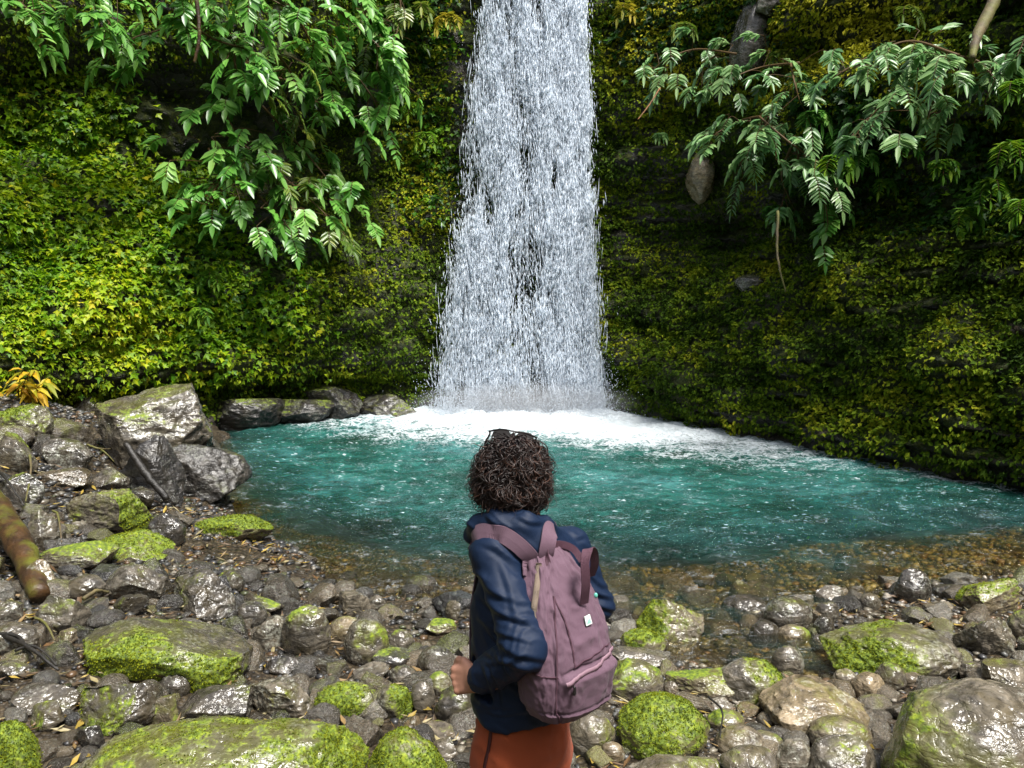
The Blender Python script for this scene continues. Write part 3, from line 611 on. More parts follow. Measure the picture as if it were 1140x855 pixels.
# box in the photograph, shape, tone (0 dark slate - 1 pale), moss, moss side, wet, warmth, label
ROCKS = [
 ((105, 424, 238, 540), 'ang', .32, .24, 'T', .9, .0, 'large wet grey boulder with a moss cap at the left edge of the pool'),
 ((178, 488, 279, 556), 'ang', .04, .10, 'T', .1, .1, 'dark angular boulder jutting into the pool below the large grey boulder'),
 ((138, 482, 205, 556), 'ang', .0, .0, 'T', .1, .1, 'black shaded rock face behind the leaning dark stick'),
 ((54, 486, 104, 526), 'ang', .22, .05, 'T', 1, .0, 'dark ridged rock just left of the large grey boulder'),
 ((38, 521, 100, 543), 'slab', .25, .05, 'T', .7, .6, 'flat brown rock below the dark ridged rock'),
 ((-8, 480, 40, 526), 'ang', .35, .3, 'T', .8, .0, 'grey lichen-blotched rock cut by the left edge, upper one'),
 ((-10, 450, 56, 492), 'slab', .38, .5, 'T', .5, .0, 'moss-streaked slab under the yellow-leaved plant'),
 ((84, 441, 114, 470), 'ang', .3, .42, 'T', .5, .5, 'small olive block of rock above the large grey boulder'),
 ((97, 519, 144, 548), 'ang', .28, .15, 'T', .9, .0, 'dark green-grey rock under the thin bare twigs'),
 ((78, 541, 164, 597), 'ang', .45, .50, 'R', .7, .0, 'pointed grey boulder with pale green lichen on its right side'),
 ((132, 540, 177, 569), 'ang', .12, .1, 'T', 1, .0, 'black wet rock behind the lichen boulder'),
 ((163, 570, 206, 609), 'round', .10, .12, 'L', 1, .0, 'dark wet rock at the waterline right of the lichen boulder'),
 ((104, 590, 192, 627), 'slab', .38, .55, 'T', .6, .1, 'low rock with yellow-green moss below the lichen boulder'),
 ((27, 565, 75, 604), 'ang', .35, .15, 'T', .9, .1, 'dull grey rock right of the brown log'),
 ((46, 599, 128, 638), 'slab', .35, .42, 'T', .7, .2, 'long flat rock with green rim right of the lower log end'),
 ((184, 567, 215, 588), 'ang', .4, .0, 'T', 1, .0, 'small glistening rock half in the water'),
 ((220, 570, 303, 600), 'slab', .55, .85, 'T', .4, .2, 'yellow mossy rock lying alone in the shallow water'),
 ((24, 622, 62, 668), 'ang', .45, .05, 'T', .8, .9, 'tawny brown rock at the foot of the log'),
 ((72, 638, 118, 670), 'round', .30, .0, 'T', 1, .0, 'bluish wet rock above the flat-topped grey block'),
 ((117, 624, 186, 674), 'ang', .30, .05, 'T', 1, .0, 'creased dark rock with bright wet edges'),
 ((126, 660, 164, 688), 'ang', .15, .25, 'L', .9, .1, 'small dark rock tucked under the creased one'),
 ((186, 636, 264, 692), 'ang', .22, .10, 'L', .8, .0, 'broad dark slate rock with cracked face by the shore'),
 ((46, 658, 99, 708), 'ang', .36, .12, 'F', .6, .0, 'flat-topped grey block left of the long mossy boulder'),
 ((-8, 668, 22, 697), 'ang', .3, .2, 'T', .8, .0, 'little grey-green rock at the left frame edge'),
 ((-12, 691, 45, 729), 'round', .30, .05, 'T', 1, .0, 'smooth bluish wet rock cut by the left edge'),
 ((84, 681, 285, 764), 'slab', .30, .60, 'F', 1, .0, 'long boulder with shiny grey top and thick green moss front'),
 ((87, 753, 180, 817), 'ang', .25, .52, 'L', 1, .0, 'overhanging wet rock with mossy left side'),
 ((170, 772, 200, 808), 'ang', .45, .60, 'A', .3, .3, 'small yellow-green mossy block beside the overhanging wet rock'),
 ((176, 748, 213, 776), 'egg', .12, .0, 'T', .7, .0, 'egg-shaped near-black stone under the long mossy boulder'),
 ((210, 746, 243, 772), 'round', .35, .35, 'T', .5, .0, 'small grey stone with green tinge next to the black egg-shaped one'),
 ((198, 757, 284, 806), 'slab', .22, .05, 'T', .5, .0, 'smooth dark grey slab flecked with pale litter'),
 ((12, 757, 92, 798), 'slab', .28, .05, 'T', .9, .1, 'slanting dark slab among twigs and dead leaves'),
 ((32, 782, 74, 816), 'ang', .32, .35, 'L', .8, .1, 'small cracked rock over the mossy corner boulder'),
 ((84, 804, 118, 836), 'ang', .08, .1, 'T', .8, .0, 'black rock sitting against the foreground slab'),
 ((66, 792, 420, 930), 'slab', .40, .58, 'R', .6, .0, 'huge foreground slab, grey on the left and moss green on the right'),
 ((-30, 796, 46, 900), 'round', .40, .90, 'T', .3, .0, 'rounded boulder all in bright moss in the bottom left corner'),
 ((404, 810, 502, 905), 'round', .40, .95, 'A', .3, .0, 'bright moss-covered boulder right of the huge foreground slab'),
 ((262, 669, 298, 698), 'round', .15, .1, 'T', 1, .0, 'small black wet rock behind the pale wrinkled one'),
 ((268, 658, 318, 686), 'ang', .25, .22, 'T', .9, .1, 'low greenish rock at the water edge left of centre'),
 ((275, 681, 327, 724), 'ang', .50, .0, 'T', 1, .0, 'pale wrinkled wet rock among dark ones'),
 ((313, 674, 369, 732), 'round', .32, .30, 'T', .8, .1, 'tall olive-grey rock with black shaded underside'),
 ((364, 686, 405, 716), 'round', .75, .05, 'T', .8, .4, 'smooth light tan stone by the water'),
 ((382, 688, 434, 740), 'round', .40, .35, 'R', .6, .1, 'rounded rock mottled olive and grey right of the tan stone'),
 ((430, 700, 461, 726), 'round', .35, .3, 'T', .6, .1, 'small olive rock behind the flat black one'),
 ((464, 718, 508, 751), 'egg', .20, .08, 'T', .6, .0, 'smooth dark grey cobble just left of the jacket'),
 ((340, 729, 383, 750), 'slab', .10, .0, 'T', 1, .0, 'flat black wet stone below the tall olive-grey rock'),
 ((412, 718, 466, 746), 'slab', .12, .15, 'T', 1, .0, 'flat black rock with a shiny lip'),
 ((294, 727, 335, 752), 'ang', .15, .1, 'T', .9, .0, 'dark lumpy rock under the pale wrinkled one'),
 ((275, 747, 353, 800), 'ang', .48, .18, 'R', 1, .0, 'grey faceted rock glinting in front of the tall olive one'),
 ((350, 752, 429, 800), 'slab', .35, .66, 'F', .5, .0, 'grey-topped rock with deep moss front above the foreground slab'),
 ((417, 760, 460, 800), 'round', .40, .60, 'R', .5, .1, 'hand-sized rock with mossy right flank'),
 ((455, 758, 485, 794), 'round', .35, .0, 'T', 1, .0, 'bluish grey wet cobble left of the dark mossy rock'),
 ((474, 747, 504, 775), 'round', .50, .45, 'T', .4, .2, 'little green and cream stone near the hand'),
 ((482, 763, 532, 806), 'round', .15, .55, 'A', .3, .1, 'dark rock with brown-green moss against the jacket hem'),
 ((444, 795, 477, 829), 'ang', .35, .0, 'T', .4, .8, 'reddish brown angular stone on the shingle'),
 ((468, 803, 510, 824), 'slab', .50, .1, 'T', .4, .3, 'low beige-grey stone beside the reddish brown one'),
 ((474, 820, 515, 856), 'ang', .40, .05, 'T', .4, .1, 'grey broken stone at the bottom near the trousers'),
 ((376, 655, 414, 684), 'ang', .60, .0, 'T', 1, .0, 'bright glinting stone standing in the shallows'),
 ((408, 662, 430, 680), 'round', .45, .0, 'T', 1, .0, 'small shiny stone right of the glinting one in the shallows'),
 ((474, 688, 509, 708), 'slab', .50, .45, 'T', .9, .4, 'flat yellowish stone awash near the jacket'),
 ((495, 665, 527, 692), 'round', .35, .2, 'T', 1, .1, 'olive wet rock awash touching the jacket outline'),
 ((391, 738, 434, 759), 'slab', .38, .0, 'T', .6, .2, 'striped flat stone in the middle of the left shingle'),
 ((434, 740, 467, 764), 'round', .38, .1, 'T', .6, .0, 'rounded grey stone right of the striped flat one'),
 ((706, 662, 786, 723), 'ang', .62, .60, 'L', .5, .2, 'wedge-shaped yellow-green boulder right of the backpack'),
 ((690, 697, 742, 730), 'round', .58, .52, 'T', .4, .2, 'lumpy green stone under the wedge-shaped boulder'),
 ((676, 718, 746, 748), 'slab', .42, .18, 'R', .5, .0, 'flat grey rock behind the round grey-green one'),
 ((668, 731, 741, 782), 'round', .38, .32, 'T', .5, .0, 'round grey-green boulder touching the backpack'),
 ((739, 742, 829, 779), 'slab', .58, .48, 'T', .4, .4, 'long wedge of yellow stone by the brown puddle'),
 ((795, 731, 875, 784), 'round', .45, .58, 'R', .4, .1, 'humped rock with green moss flank beside the brown puddle'),
 ((683, 767, 793, 846), 'round', .48, .72, 'T', .3, .1, 'boulder wrapped in bright lime moss right of the trousers'),
 ((632, 792, 686, 843), 'round', .50, .22, 'R', .3, .0, 'pitted grey boulder between trousers and lime moss boulder'),
 ((666, 825, 696, 851), 'egg', .62, .0, 'T', .3, .6, 'small tan egg-shaped stone below the pitted boulder'),
 ((634, 774, 669, 800), 'round', .45, .2, 'T', .4, .0, 'half-hidden grey stone under the backpack'),
 ((686, 833, 810, 890), 'slab', .48, .30, 'R', .3, .1, 'broad low rock cut by the bottom edge'),
 ((786, 788, 830, 814), 'egg', .55, .35, 'T', .4, .3, 'smooth olive-tan cobble right of the lime moss boulder'),
 ((778, 774, 819, 793), 'slab', .60, .0, 'T', .3, .0, 'pale grey flat stone below the yellow wedge'),
 ((795, 806, 854, 844), 'round', .62, .1, 'T', .3, .3, 'pale tan boulder at the bottom right of centre'),
 ((800, 827, 870, 880), 'round', .50, .12, 'T', .3, .1, 'grey boulder cut by the bottom edge right of the broad low rock'),
 ((848, 757, 967, 822), 'slab', .80, .20, 'R', .3, .5, 'long smooth cream-coloured boulder'),
 ((802, 659, 860, 692), 'round', .12, .0, 'T', 1, .0, 'dark wet rock half under water left of the domed one'),
 ((849, 662, 907, 702), 'egg', .22, .1, 'T', .9, .0, 'domed dark rock at the waterline'),
 ((834, 690, 870, 722), 'egg', .10, .0, 'T', .9, .0, 'round black cobble in front of the domed dark rock'),
 ((863, 694, 904, 724), 'round', .62, .48, 'R', .4, .4, 'small yellow-topped stone right of the black cobble'),
 ((859, 718, 895, 753), 'egg', .42, .12, 'T', .5, .1, 'ball-like grey cobble below the yellow-topped stone'),
 ((808, 722, 836, 743), 'slab', .08, .0, 'T', 1, .0, 'little black stone by the outlet of the brown puddle'),
 ((738, 757, 759, 774), 'egg', .35, .0, 'T', .5, .4, 'tiny brown pebble against the yellow wedge'),
 ((905, 685, 931, 714), 'round', .10, .0, 'T', 1, .0, 'small black rock left of the long olive boulder'),
 ((901, 706, 925, 726), 'round', .25, .0, 'T', 1, .0, 'blue-grey stone beside the brown puddle end'),
 ((906, 652, 943, 676), 'slab', .42, .0, 'T', 1, .0, 'shiny slab awash right of the domed dark rock'),
 ((908, 668, 934, 694), 'round', .30, .1, 'T', 1, .0, 'wet stone just below the shiny slab'),
 ((957, 660, 981, 679), 'egg', .35, .0, 'T', .8, .0, 'neat grey oval stone on the shingle spit'),
 ((996, 632, 1037, 672), 'round', .12, .0, 'T', 1, .0, 'paired black wet boulder standing in the shallows'),
 ((1028, 669, 1061, 685), 'slab', .55, .0, 'T', .5, .1, 'pale flat oval stone on the shingle spit'),
 ((1038, 649, 1074, 667), 'round', .18, .0, 'T', 1, .0, 'low black stone between the black boulder and the yellow rock'),
 ((1068, 640, 1134, 684), 'ang', .66, .50, 'T', .4, .4, 'knobbly yellow rock near the right edge'),
 ((1062, 681, 1127, 730), 'ang', .42, .12, 'T', .6, .0, 'grey angular boulder below the knobbly yellow rock'),
 ((1122, 677, 1168, 719), 'round', .50, .45, 'T', .4, .2, 'olive boulder cut by the right edge'),
 ((922, 689, 1066, 757), 'slab', .42, .50, 'L', .3, .1, 'long olive boulder with feathery algae on its front'),
 ((968, 743, 1215, 930), 'round', .58, .34, 'L', .4, .1, 'biggest grey boulder in the bottom right corner'),
 ((1094, 736, 1156, 774), 'slab', .50, .05, 'T', .6, .1, 'banded grey rock behind the biggest boulder'),
 ((1062, 733, 1098, 756), 'ang', .32, .2, 'T', .6, .2, 'small dull rock left of the banded one'),
 ((972, 737, 1010, 771), 'round', .32, .35, 'T', .5, .1, 'upright dark olive stone above the biggest boulder'),
 ((948, 748, 986, 778), 'round', .80, .0, 'T', .3, .5, 'peach-coloured stone left of the upright olive one'),
 ((1002, 747, 1028, 765), 'round', .50, .0, 'T', .4, .4, 'small pinkish stone behind the biggest boulder'),
 ((927, 745, 955, 768), 'round', .78, .05, 'T', .3, .3, 'small cream stone beside the end of the puddle'),
 ((898, 794, 972, 838), 'round', .62, .12, 'T', .3, .3, 'grey-tan boulder below the long cream-coloured one'),
 ((895, 816, 980, 890), 'round', .46, .22, 'T', .3, .1, 'dull boulder cut by the bottom edge left of the biggest one'),
 ((862, 821, 908, 875), 'round', .60, .1, 'T', .3, .0, 'pale rounded stone at the bottom edge beside the dull boulder'),
 ((878, 754, 914, 779), 'round', .68, .1, 'T', .3, .3, 'beige stone behind the long cream-coloured boulder'),
 ((867, 761, 895, 786), 'ang', .68, .05, 'T', .3, .1, 'chalky angular stone right of the humped rock'),
 ((929, 614, 950, 634), 'ang', .2, .0, 'T', 1, .1, 'small dark rock alone in the water on the right'),
 ((828, 812, 872, 838), 'round', .5, .2, 'T', .3, .1, 'middling grey stone between the tan and cream boulders'),
 ((560, 815, 600, 845), 'round', .5, .2, 'T', .3, .1, 'stone behind the trousers'),
 ((214, 438, 318, 484), 'ang', .0, .30, 'T', .15, .1, 'dark wet rock at the cliff foot behind the large grey boulder'),
 ((280, 440, 374, 478), 'ang', .0, .25, 'T', .15, .0, 'black rock at the cliff foot, second from the large grey boulder'),
 ((334, 426, 404, 472), 'ang', .0, .22, 'T', .15, .0, 'black rock at the cliff foot, third towards the waterfall'),
 ((384, 436, 470, 470), 'ang', .02, .22, 'T', .2, .0, 'dark rock at the cliff foot nearest the left of the waterfall'),
 ((738, 440, 812, 472), 'slab', .25, .1, 'T', .9, .8, 'reddish brown ledge of rock right of the waterfall foot'),
 ((60, 700, 88, 722), 'ang', .45, .2, 'T', .6, .4, 'small brown stone under the flat-topped grey block'),
 ((240, 634, 272, 660), 'round', .2, .15, 'T', 1, .0, 'dark stone at the pool edge above the broad slate rock'),
 ((0, 735, 34, 760), 'ang', .3, .2, 'T', .8, .1, 'dark broken rock among twigs at the left edge'),
 ((60, 424, 110, 450), 'ang', .15, .3, 'T', .6, .3, 'dark rock right of the yellow-leaved plant'),
 ((0, 525, 50, 560), 'ang', .12, .2, 'T', .8, .1, 'dark rock above the brown log'),
 ((98, 556, 130, 580), 'ang', .2, .1, 'T', .8, .1, 'small dark rock left under the lichen boulder'),
]
BASEZ = {'dark wet rock at the cliff foot behind the large grey boulder': -0.05, 'black rock at the cliff foot, second from the large grey boulder': -0.05,
         'black rock at the cliff foot, third towards the waterfall': -0.05, 'dark rock at the cliff foot nearest the left of the waterfall': -0.05,
         'reddish brown ledge of rock right of the waterfall foot': -0.02}
for i, (box, st, tone, moss, md, wet, warm, lab) in enumerate(ROCKS):
    if lab == 'stone behind the trousers': continue
    place_rock(i, box, st, tone, moss, md, wet, warm, lab, 'rocks and boulders on the shore', z0=BASEZ.get(lab))

# ------------------------------------------------------------------ loose stones between the boulders
_peb = []
for k in range(14):
    V, F = rock_geo(5000 + k, ['egg', 'round', 'ang', 'ang', 'slab', 'egg', 'ang'][k % 7], 4)
    V = V * np.array([1, 0.8, [0.55, 0.65, 0.7, 0.75, 0.45][k % 5]]); me = mesh_np('tmp', V, F, M_ROCK, floats={'moss': np.full(len(V), -0.2 + 0.35 * (k % 4 == 2)) + 0.2 * (V[:, 2] > 0)})
    _peb.append(me.data); bpy.data.objects.remove(me)
r_ = np.random.default_rng(77)
hx = np.array([[h[0][0], h[0][1], h[1] / 2, h[2] / 2] for h in HERO])
def inside_hero(x, y, k=0.85):
    return (((x - hx[:, 0]) / (hx[:, 2] * k)) ** 2 + ((y - hx[:, 1]) / (hx[:, 3] * k)) ** 2 < 1).any()
cands = []
# filler: middling stones wedged between the boulders
_fill = []
for k in range(12):
    V, F = rock_geo(7000 + k, ['ang', 'round', 'ang', 'slab'][k % 4], 5); V = V * np.array([1, 0.85, [0.75, 0.65, 0.85, 0.5][k % 4]])
    me = mesh_np('tmp', V, F, M_ROCK, floats={'moss': -0.25 + 0.6 * (k % 3 == 1) * np.clip(V[:, 2] + .4 + fbm(V * 2, 2, k), 0, 1)}); _fill.append(me.data); bpy.data.objects.remove(me)
fl, tries = [], 0
while len(fl) < 150 and tries < 60000:
    tries += 1; px, py = r_.uniform(-20, 1160), r_.uniform(455, 880)
    if px > 190 + (py < 560) * 40 and py < 655: continue
    if px < 260 and py < 470: continue
    p, z = ground_hit(px, py)
    if z < -0.20 or p[1] > 12.5 or (z < -0.02 and p[1] < 5.8 and p[0] > 0.8): continue
    sz = r_.uniform(13, 30) / FPX * p[1] * (1.0 if px < 520 else .85)
    if inside_hero(p[0], p[1], 0.88) or (abs(px - 580) < 60 and py > 800): continue
    if any((p[0] - c[0]) ** 2 + (p[1] - c[1]) ** 2 < (0.62 * (sz + c[3])) ** 2 for c in fl): continue
    fl.append((p[0], p[1], z, sz, px, py))
cands_fill = fl; cands = list(fl)
tries = 0
while len(cands) < 290 + len(fl) and tries < 40000:
    tries += 1
    px, py = r_.uniform(-20, 1160), 560 + 330 * r_.random() ** 0.8
    if px > 200 and py < 640 - 20 * (px < 400): continue
    p, z = ground_hit(px, py)
    if z < -0.22 or p[1] > 11 or (z < -0.03 and p[1] < 5.8 and p[0] > 0.8): continue
    sz = (8 + 17 * r_.random() ** 1.6) / FPX * p[1] * (0.8 if py < 690 else 1.0)
    if inside_hero(p[0], p[1], 0.8): continue
    if abs(px - 580) < 45 and py > 800: continue
    if any((p[0] - c[0]) ** 2 + (p[1] - c[1]) ** 2 < (0.66 * (sz + c[3])) ** 2 for c in cands): continue
    cands.append((p[0], p[1], z, sz, px, py))
def near_label(x, y, rank=0):
    d = np.hypot(hx[:, 0] - x, hx[:, 1] - y) - hx[:, 2]; k = int(np.argsort(d)[rank]); return HERO[k][4], (hx[k, 0], hx[k, 1], hx[k, 3])
SEEN = set()
for j, (x, y, z, sz, px, py) in enumerate(cands):
    big = j < len(fl)
    o = bpy.data.objects.new('stone' if big else 'pebble', _fill[j % 12] if big else _peb[j % 14]); col.objects.link(o)
    o.location = (x, y, z + sz * 0.16); o.scale = (sz, sz, sz); o.rotation_euler = (r_.normal(0, .15), r_.normal(0, .15), r_.uniform(0, 6.28))
    left = px < 520; tone = float(np.clip(r_.normal(0.20 if left else 0.42, 0.17), 0, 1)); o['tone'] = tone; o['wet'] = 0.95 if (left or py < 700) else 0.5; o['warm'] = float(np.clip(r_.normal(.42, .25), 0, 1))
    word = 'dark' if tone < .25 else ('grey' if tone < .5 else 'pale')
    shp = (['angular', 'rounded', 'blocky', 'flat'][j % 4] if big else ['oval', 'rounded', 'angular', 'broken', 'flat', 'smooth', 'rough'][(j % 14) % 7])
    for rank in range(6):
        nl, near = near_label(x, y, rank); nl = nl.split(' with ')[0].split(' cut ')[0].split(', ')[0]; nl = ' '.join(nl.split()[:8])
        where = 'left of' if x < near[0] - .15 * sz else 'right of'
        if y < near[1] - near[2] * .6: where = 'in front of'
        if y > near[1] + near[2] * .6: where = 'behind'
        lab = (f"{shp} {word} stone {where} the {nl}" if big else f"small {shp} {word} pebble {where} the {nl}")
        if lab not in SEEN: break
    SEEN.add(lab)
    tag(o, lab, 'stone' if big else 'pebble', 'middling stones wedged between the boulders' if big else 'pebbles scattered between the boulders')

# shingle: stones too many to count
def shingle():
    r_ = np.random.default_rng(12); N_ = 26000
    x = r_.uniform(-6, 6.5, N_ * 3); y = 2.6 + 7.5 * r_.random(N_ * 3) ** 1.15; z = terr(x, y)
    k = (z > -0.40) & (np.abs(x) < 0.75 * y + 0.6); pat = pnoise(np.stack([x * 1.4, y * 1.4, 0 * x], 1), 15); k &= r_.random(len(x)) < 0.55 + 0.8 * pat
    x, y, z = x[k][:N_], y[k][:N_], z[k][:N_]; n = len(x)
    s = 0.008 + 0.028 * r_.random(n) ** 2.5; s *= np.clip(y / 4.5, 0.7, 1.6)
    V0, F0 = ico(1); k0 = len(V0)
    sh = V0[None] * (1 + 0.25 * r_.normal(size=(n, k0, 1)).clip(-1, 1)) * np.stack([s, s * r_.uniform(.6, 1, n), s * r_.uniform(.35, .7, n)], 1)[:, None]
    a = r_.uniform(0, 6.28, n); ca, sa = np.cos(a)[:, None], np.sin(a)[:, None]
    X = sh[..., 0] * ca - sh[..., 1] * sa; Y = sh[..., 0] * sa + sh[..., 1] * ca
    V = np.stack([X + x[:, None], Y + y[:, None], sh[..., 2] + (z + s * 0.2)[:, None]], -1).reshape(-1, 3)
    F = (F0[None] + k0 * np.arange(n)[:, None, None]).reshape(-1, 3)
    base = np.array([[.05, .05, .052], [.10, .10, .095], [.19, .17, .13], [.30, .27, .22], [.14, .085, .045], [.09, .10, .05]])
    w = np.where(x[:, None] < -0.3, np.array([[.36, .28, .12, .05, .12, .07]]), np.array([[.14, .24, .24, .16, .15, .07]]))
    ci = (r_.random(n)[:, None] > np.cumsum(w, 1)).sum(1).clip(0, 5); c = base[ci] * r_.uniform(.7, 1.3, (n, 1)) * np.where(x < -.3, .55, .85)[:, None]; sub_ = sstep(0.0, -0.05, z)[:, None]; c = c * (1 - sub_) + sub_ * (c * [1.1, 1.0, .5] + [.022, .018, .0])
    g = G('shingle_stone'); cc = g.attr('tint').outputs['Color']; tc = g('TexCoord').outputs['Object']
    m = g.done(g('BsdfPrincipled', None, Base_Color=cc, Roughness=0.33, Normal=g.bump(g.noise(tc, 120, 3), 0.4, 0.004)).outputs[0])
    tag(mesh_np('shingle', V, F, m, colors=np.repeat(c, k0, 0)), 'loose wet shingle of tiny stones between the boulders', 'shingle', kind='stuff')
shingle()
# fallen leaves and needles
def litter():
    r_ = np.random.default_rng(21); N_ = 5200
    x = r_.uniform(-5.5, 5, N_ * 3); y = 2.7 + 5.5 * r_.random(N_ * 3) ** 1.2; z = terr(x, y)
    pat = pnoise(np.stack([x * 1.1, y * 1.1, 0 * x + 3], 1), 25); k = (z > 0.02) & (r_.random(len(x)) < 0.35 + 0.9 * pat + 0.4 * (x < -1.8)); x, y, z = x[k][:N_], y[k][:N_], z[k][:N_]; n = len(x)
    P = np.stack([x, y, z + 0.018 + 0.02 * r_.random(n)], 1); a = r_.uniform(0, 6.28, n); L = r_.uniform(.018, .06, n); w = L * r_.uniform(.12, .33, n)
    d = np.stack([np.cos(a), np.sin(a), r_.normal(0, .25, n)], 1); e = np.stack([-np.sin(a), np.cos(a), r_.normal(0, .3, n)], 1); up = np.array([0, 0, 1.0])
    V = np.stack([P - d * L[:, None], P + e * w[:, None] + up * .004, P + d * L[:, None] + up * .008, P - e * w[:, None] + up * .004, P - up * 0.002], 1).reshape(-1, 3)
    f = np.array([(0, 4, 1), (1, 4, 2), (2, 4, 3), (3, 4, 0)]); F = (f[None] + 5 * np.arange(n)[:, None, None]).reshape(-1, 3)
    base = np.array([[.34, .24, .04], [.20, .13, .05], [.12, .065, .025], [.26, .22, .11], [.06, .04, .02]]); c = base[r_.integers(0, 5, n)] * r_.uniform(.7, 1.2, (n, 1))
    tag(mesh_np('leaf_litter', V, F, leaf_mat('dead_leaf', .55, .15), smooth=False, colors=np.repeat(c, 5, 0)), 'scattered yellow and brown fallen leaves on the stones', 'leaf litter', kind='stuff')
litter()
# ================================================================== plants on the cliff
def project(P):
    d = P - CAMP; zf = d @ _f; return 570 + FPX * d[:, 0] / zf, 427.5 - FPX * (d @ _u) / zf
_px, _py = project(CP); _ok = (CP[:, 1] > 5) & (CP[:, 2] > -0.3)
_DM = np.full((140, 70), 99.0)
_bi = np.clip(((_px + 100) / 10).astype(int), 0, 139); _bj = np.clip(((_py + 100) / 10).astype(int), 0, 69); _in = _ok & (_px > -100) & (_px < 1300) & (_py > -100) & (_py < 600)
np.minimum.at(_DM, (_bi[_in], _bj[_in]), CP[_in, 1])
def cliff_y(px, py):
    v = _DM[int(np.clip((px + 100) / 10, 0, 139)), int(np.clip((py + 100) / 10, 0, 69))]
    return v if v < 90 else 14.0
def sample_cliff(n, dens, seed):
    r_ = np.random.default_rng(seed); a, b, c, d = (CP[CF[:, k]] for k in range(4)); ar = np.linalg.norm(np.cross(c - a, d - b), axis=1) * 0.5
    ctr = (a + b + c + d) / 4; px, py = project(ctr); w = ar * dens(px, py, ctr) * (px > -120) * (px < 1260) * (py > -90) * (py < 600) * (ctr[:, 1] > 4)
    f = r_.choice(len(CF), n, p=w / w.sum()); u, v = r_.random((n, 1)), r_.random((n, 1))
    P = (a[f] * (1 - u) + b[f] * u) * (1 - v) + (d[f] * (1 - u) + c[f] * u) * v
    return P, CN[CF[f, 0]], px[f], py[f], r_
def box(px, py, x0, x1, y0, y1, s=25): return sstep(x0 - s, x0 + s, px) * sstep(x1 + s, x1 - s, px) * sstep(y0 - s, y0 + s, py) * sstep(y1 + s, y1 - s, py)
def leaf_cloud(P, N, L, r_, tint, lobed=False, width=0.35, hang=0.5, fold=0.12):
    n = len(P); d = normalize(np.array([0, 0, -1.0]) * hang + N * 0.45 + r_.normal(0, 0.5, (n, 3))); nn = normalize(N + np.array([0, 0, 0.5]) + r_.normal(0, 0.35, (n, 3)))
    a = normalize(np.cross(d, nn)); nn = np.cross(a, d); L = L[:, None]; W = L * width
    if not lobed:
        V = np.stack([P, P + d * L * .45 + a * W + nn * L * fold, P + d * L, P + d * L * .45 - a * W + nn * L * fold], 1); k = 4; f = np.array([(0, 1, 2), (0, 2, 3)])
    else:
        V = np.stack([P, P + d * L * .42 + a * L * .52 + nn * L * fold, P + d * L * .5 + a * L * .17, P + d * L, P + d * L * .5 - a * L * .17, P + d * L * .42 - a * L * .52 + nn * L * fold], 1); k = 6
        f = np.array([(0, 1, 2), (0, 2, 3), (0, 3, 4), (0, 4, 5)])
    return V.reshape(-1, 3), (f[None] + k * np.arange(n)[:, None, None]).reshape(-1, 3), np.repeat(tint, k, 0)
def lerp3(t, *cs):
    cs = np.array(cs); x = np.clip(t, 0, 1) * (len(cs) - 1); i = np.clip(x.astype(int), 0, len(cs) - 2); f = (x - i)[:, None]; return cs[i] * (1 - f) + cs[i + 1] * f
M_LEAF = leaf_mat('small_leaves', 0.5, 0.38, 0.35); M_MOSS = leaf_mat('cliff_moss', 0.8, 0.25, 0.2)
# fine dark moss over the whole face
def d_moss(px, py, c):
    t = 0.75 + 0.9 * fbm(c * [1.1, 1.1, 1.5], 3, 201); t = t * sstep(0.0, 0.40, c[:, 2]); t = t * (1 - 0.85 * box(px, py, 500, 650, -200, 600, 15))
    t = t * (1 - .55 * box(px, py, 700, 1090, 165, 285, 35)) * (1 - 0.8 * box(px, py, 0, 330, 100, 400, 40)) * (1 - .85 * box(px, py, 120, 360, 60, 200, 40)) * (1 - .6 * box(px, py, 860, 1080, 110, 230, 40)); return np.clip(t * (1 + .5 * (px > 650)), 0.02, 2)
P, N, px, py, r_ = sample_cliff(170000, d_moss, 31)
cl = fbm(P * [2.6, 2.6, 4.5], 3, 205); P = P + N * (0.02 + 0.26 * np.clip(cl + 0.25, 0, 1))[:, None]
t = 0.40 + 0.55 * fbm(P * [0.9, 0.9, 0.9], 3, 207) + 0.25 * cl + r_.normal(0, 0.13, len(P)) + 0.30 * box(px, py, 440, 530, -60, 250, 30) + 0.35 * box(px, py, 680, 1050, -60, 110, 30) + 0.12 * (px < 480) + 0.15 * (px > 650) + (px > 640) * (.45 * fbm(P * [.5, .5, 1.6], 3, 221) - .16 * box(px, py, 700, 1090, 165, 285, 35) - .22 * np.clip(pnoise(P * [2.2, 2.2, .25], 223) * 2, 0, 1))  # shade under the right-hand overhang is painted into the moss tint
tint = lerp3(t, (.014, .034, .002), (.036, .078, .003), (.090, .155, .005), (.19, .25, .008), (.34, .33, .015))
V, F, C_ = leaf_cloud(P, N, r_.uniform(0.035, 0.10, len(P)), r_, tint, width=0.3, hang=0.5)
tag(mesh_np('cliff_moss', V, F, M_MOSS, smooth=False, colors=C_), 'dark green and olive moss carpeting the cliff face', 'moss', kind='stuff')
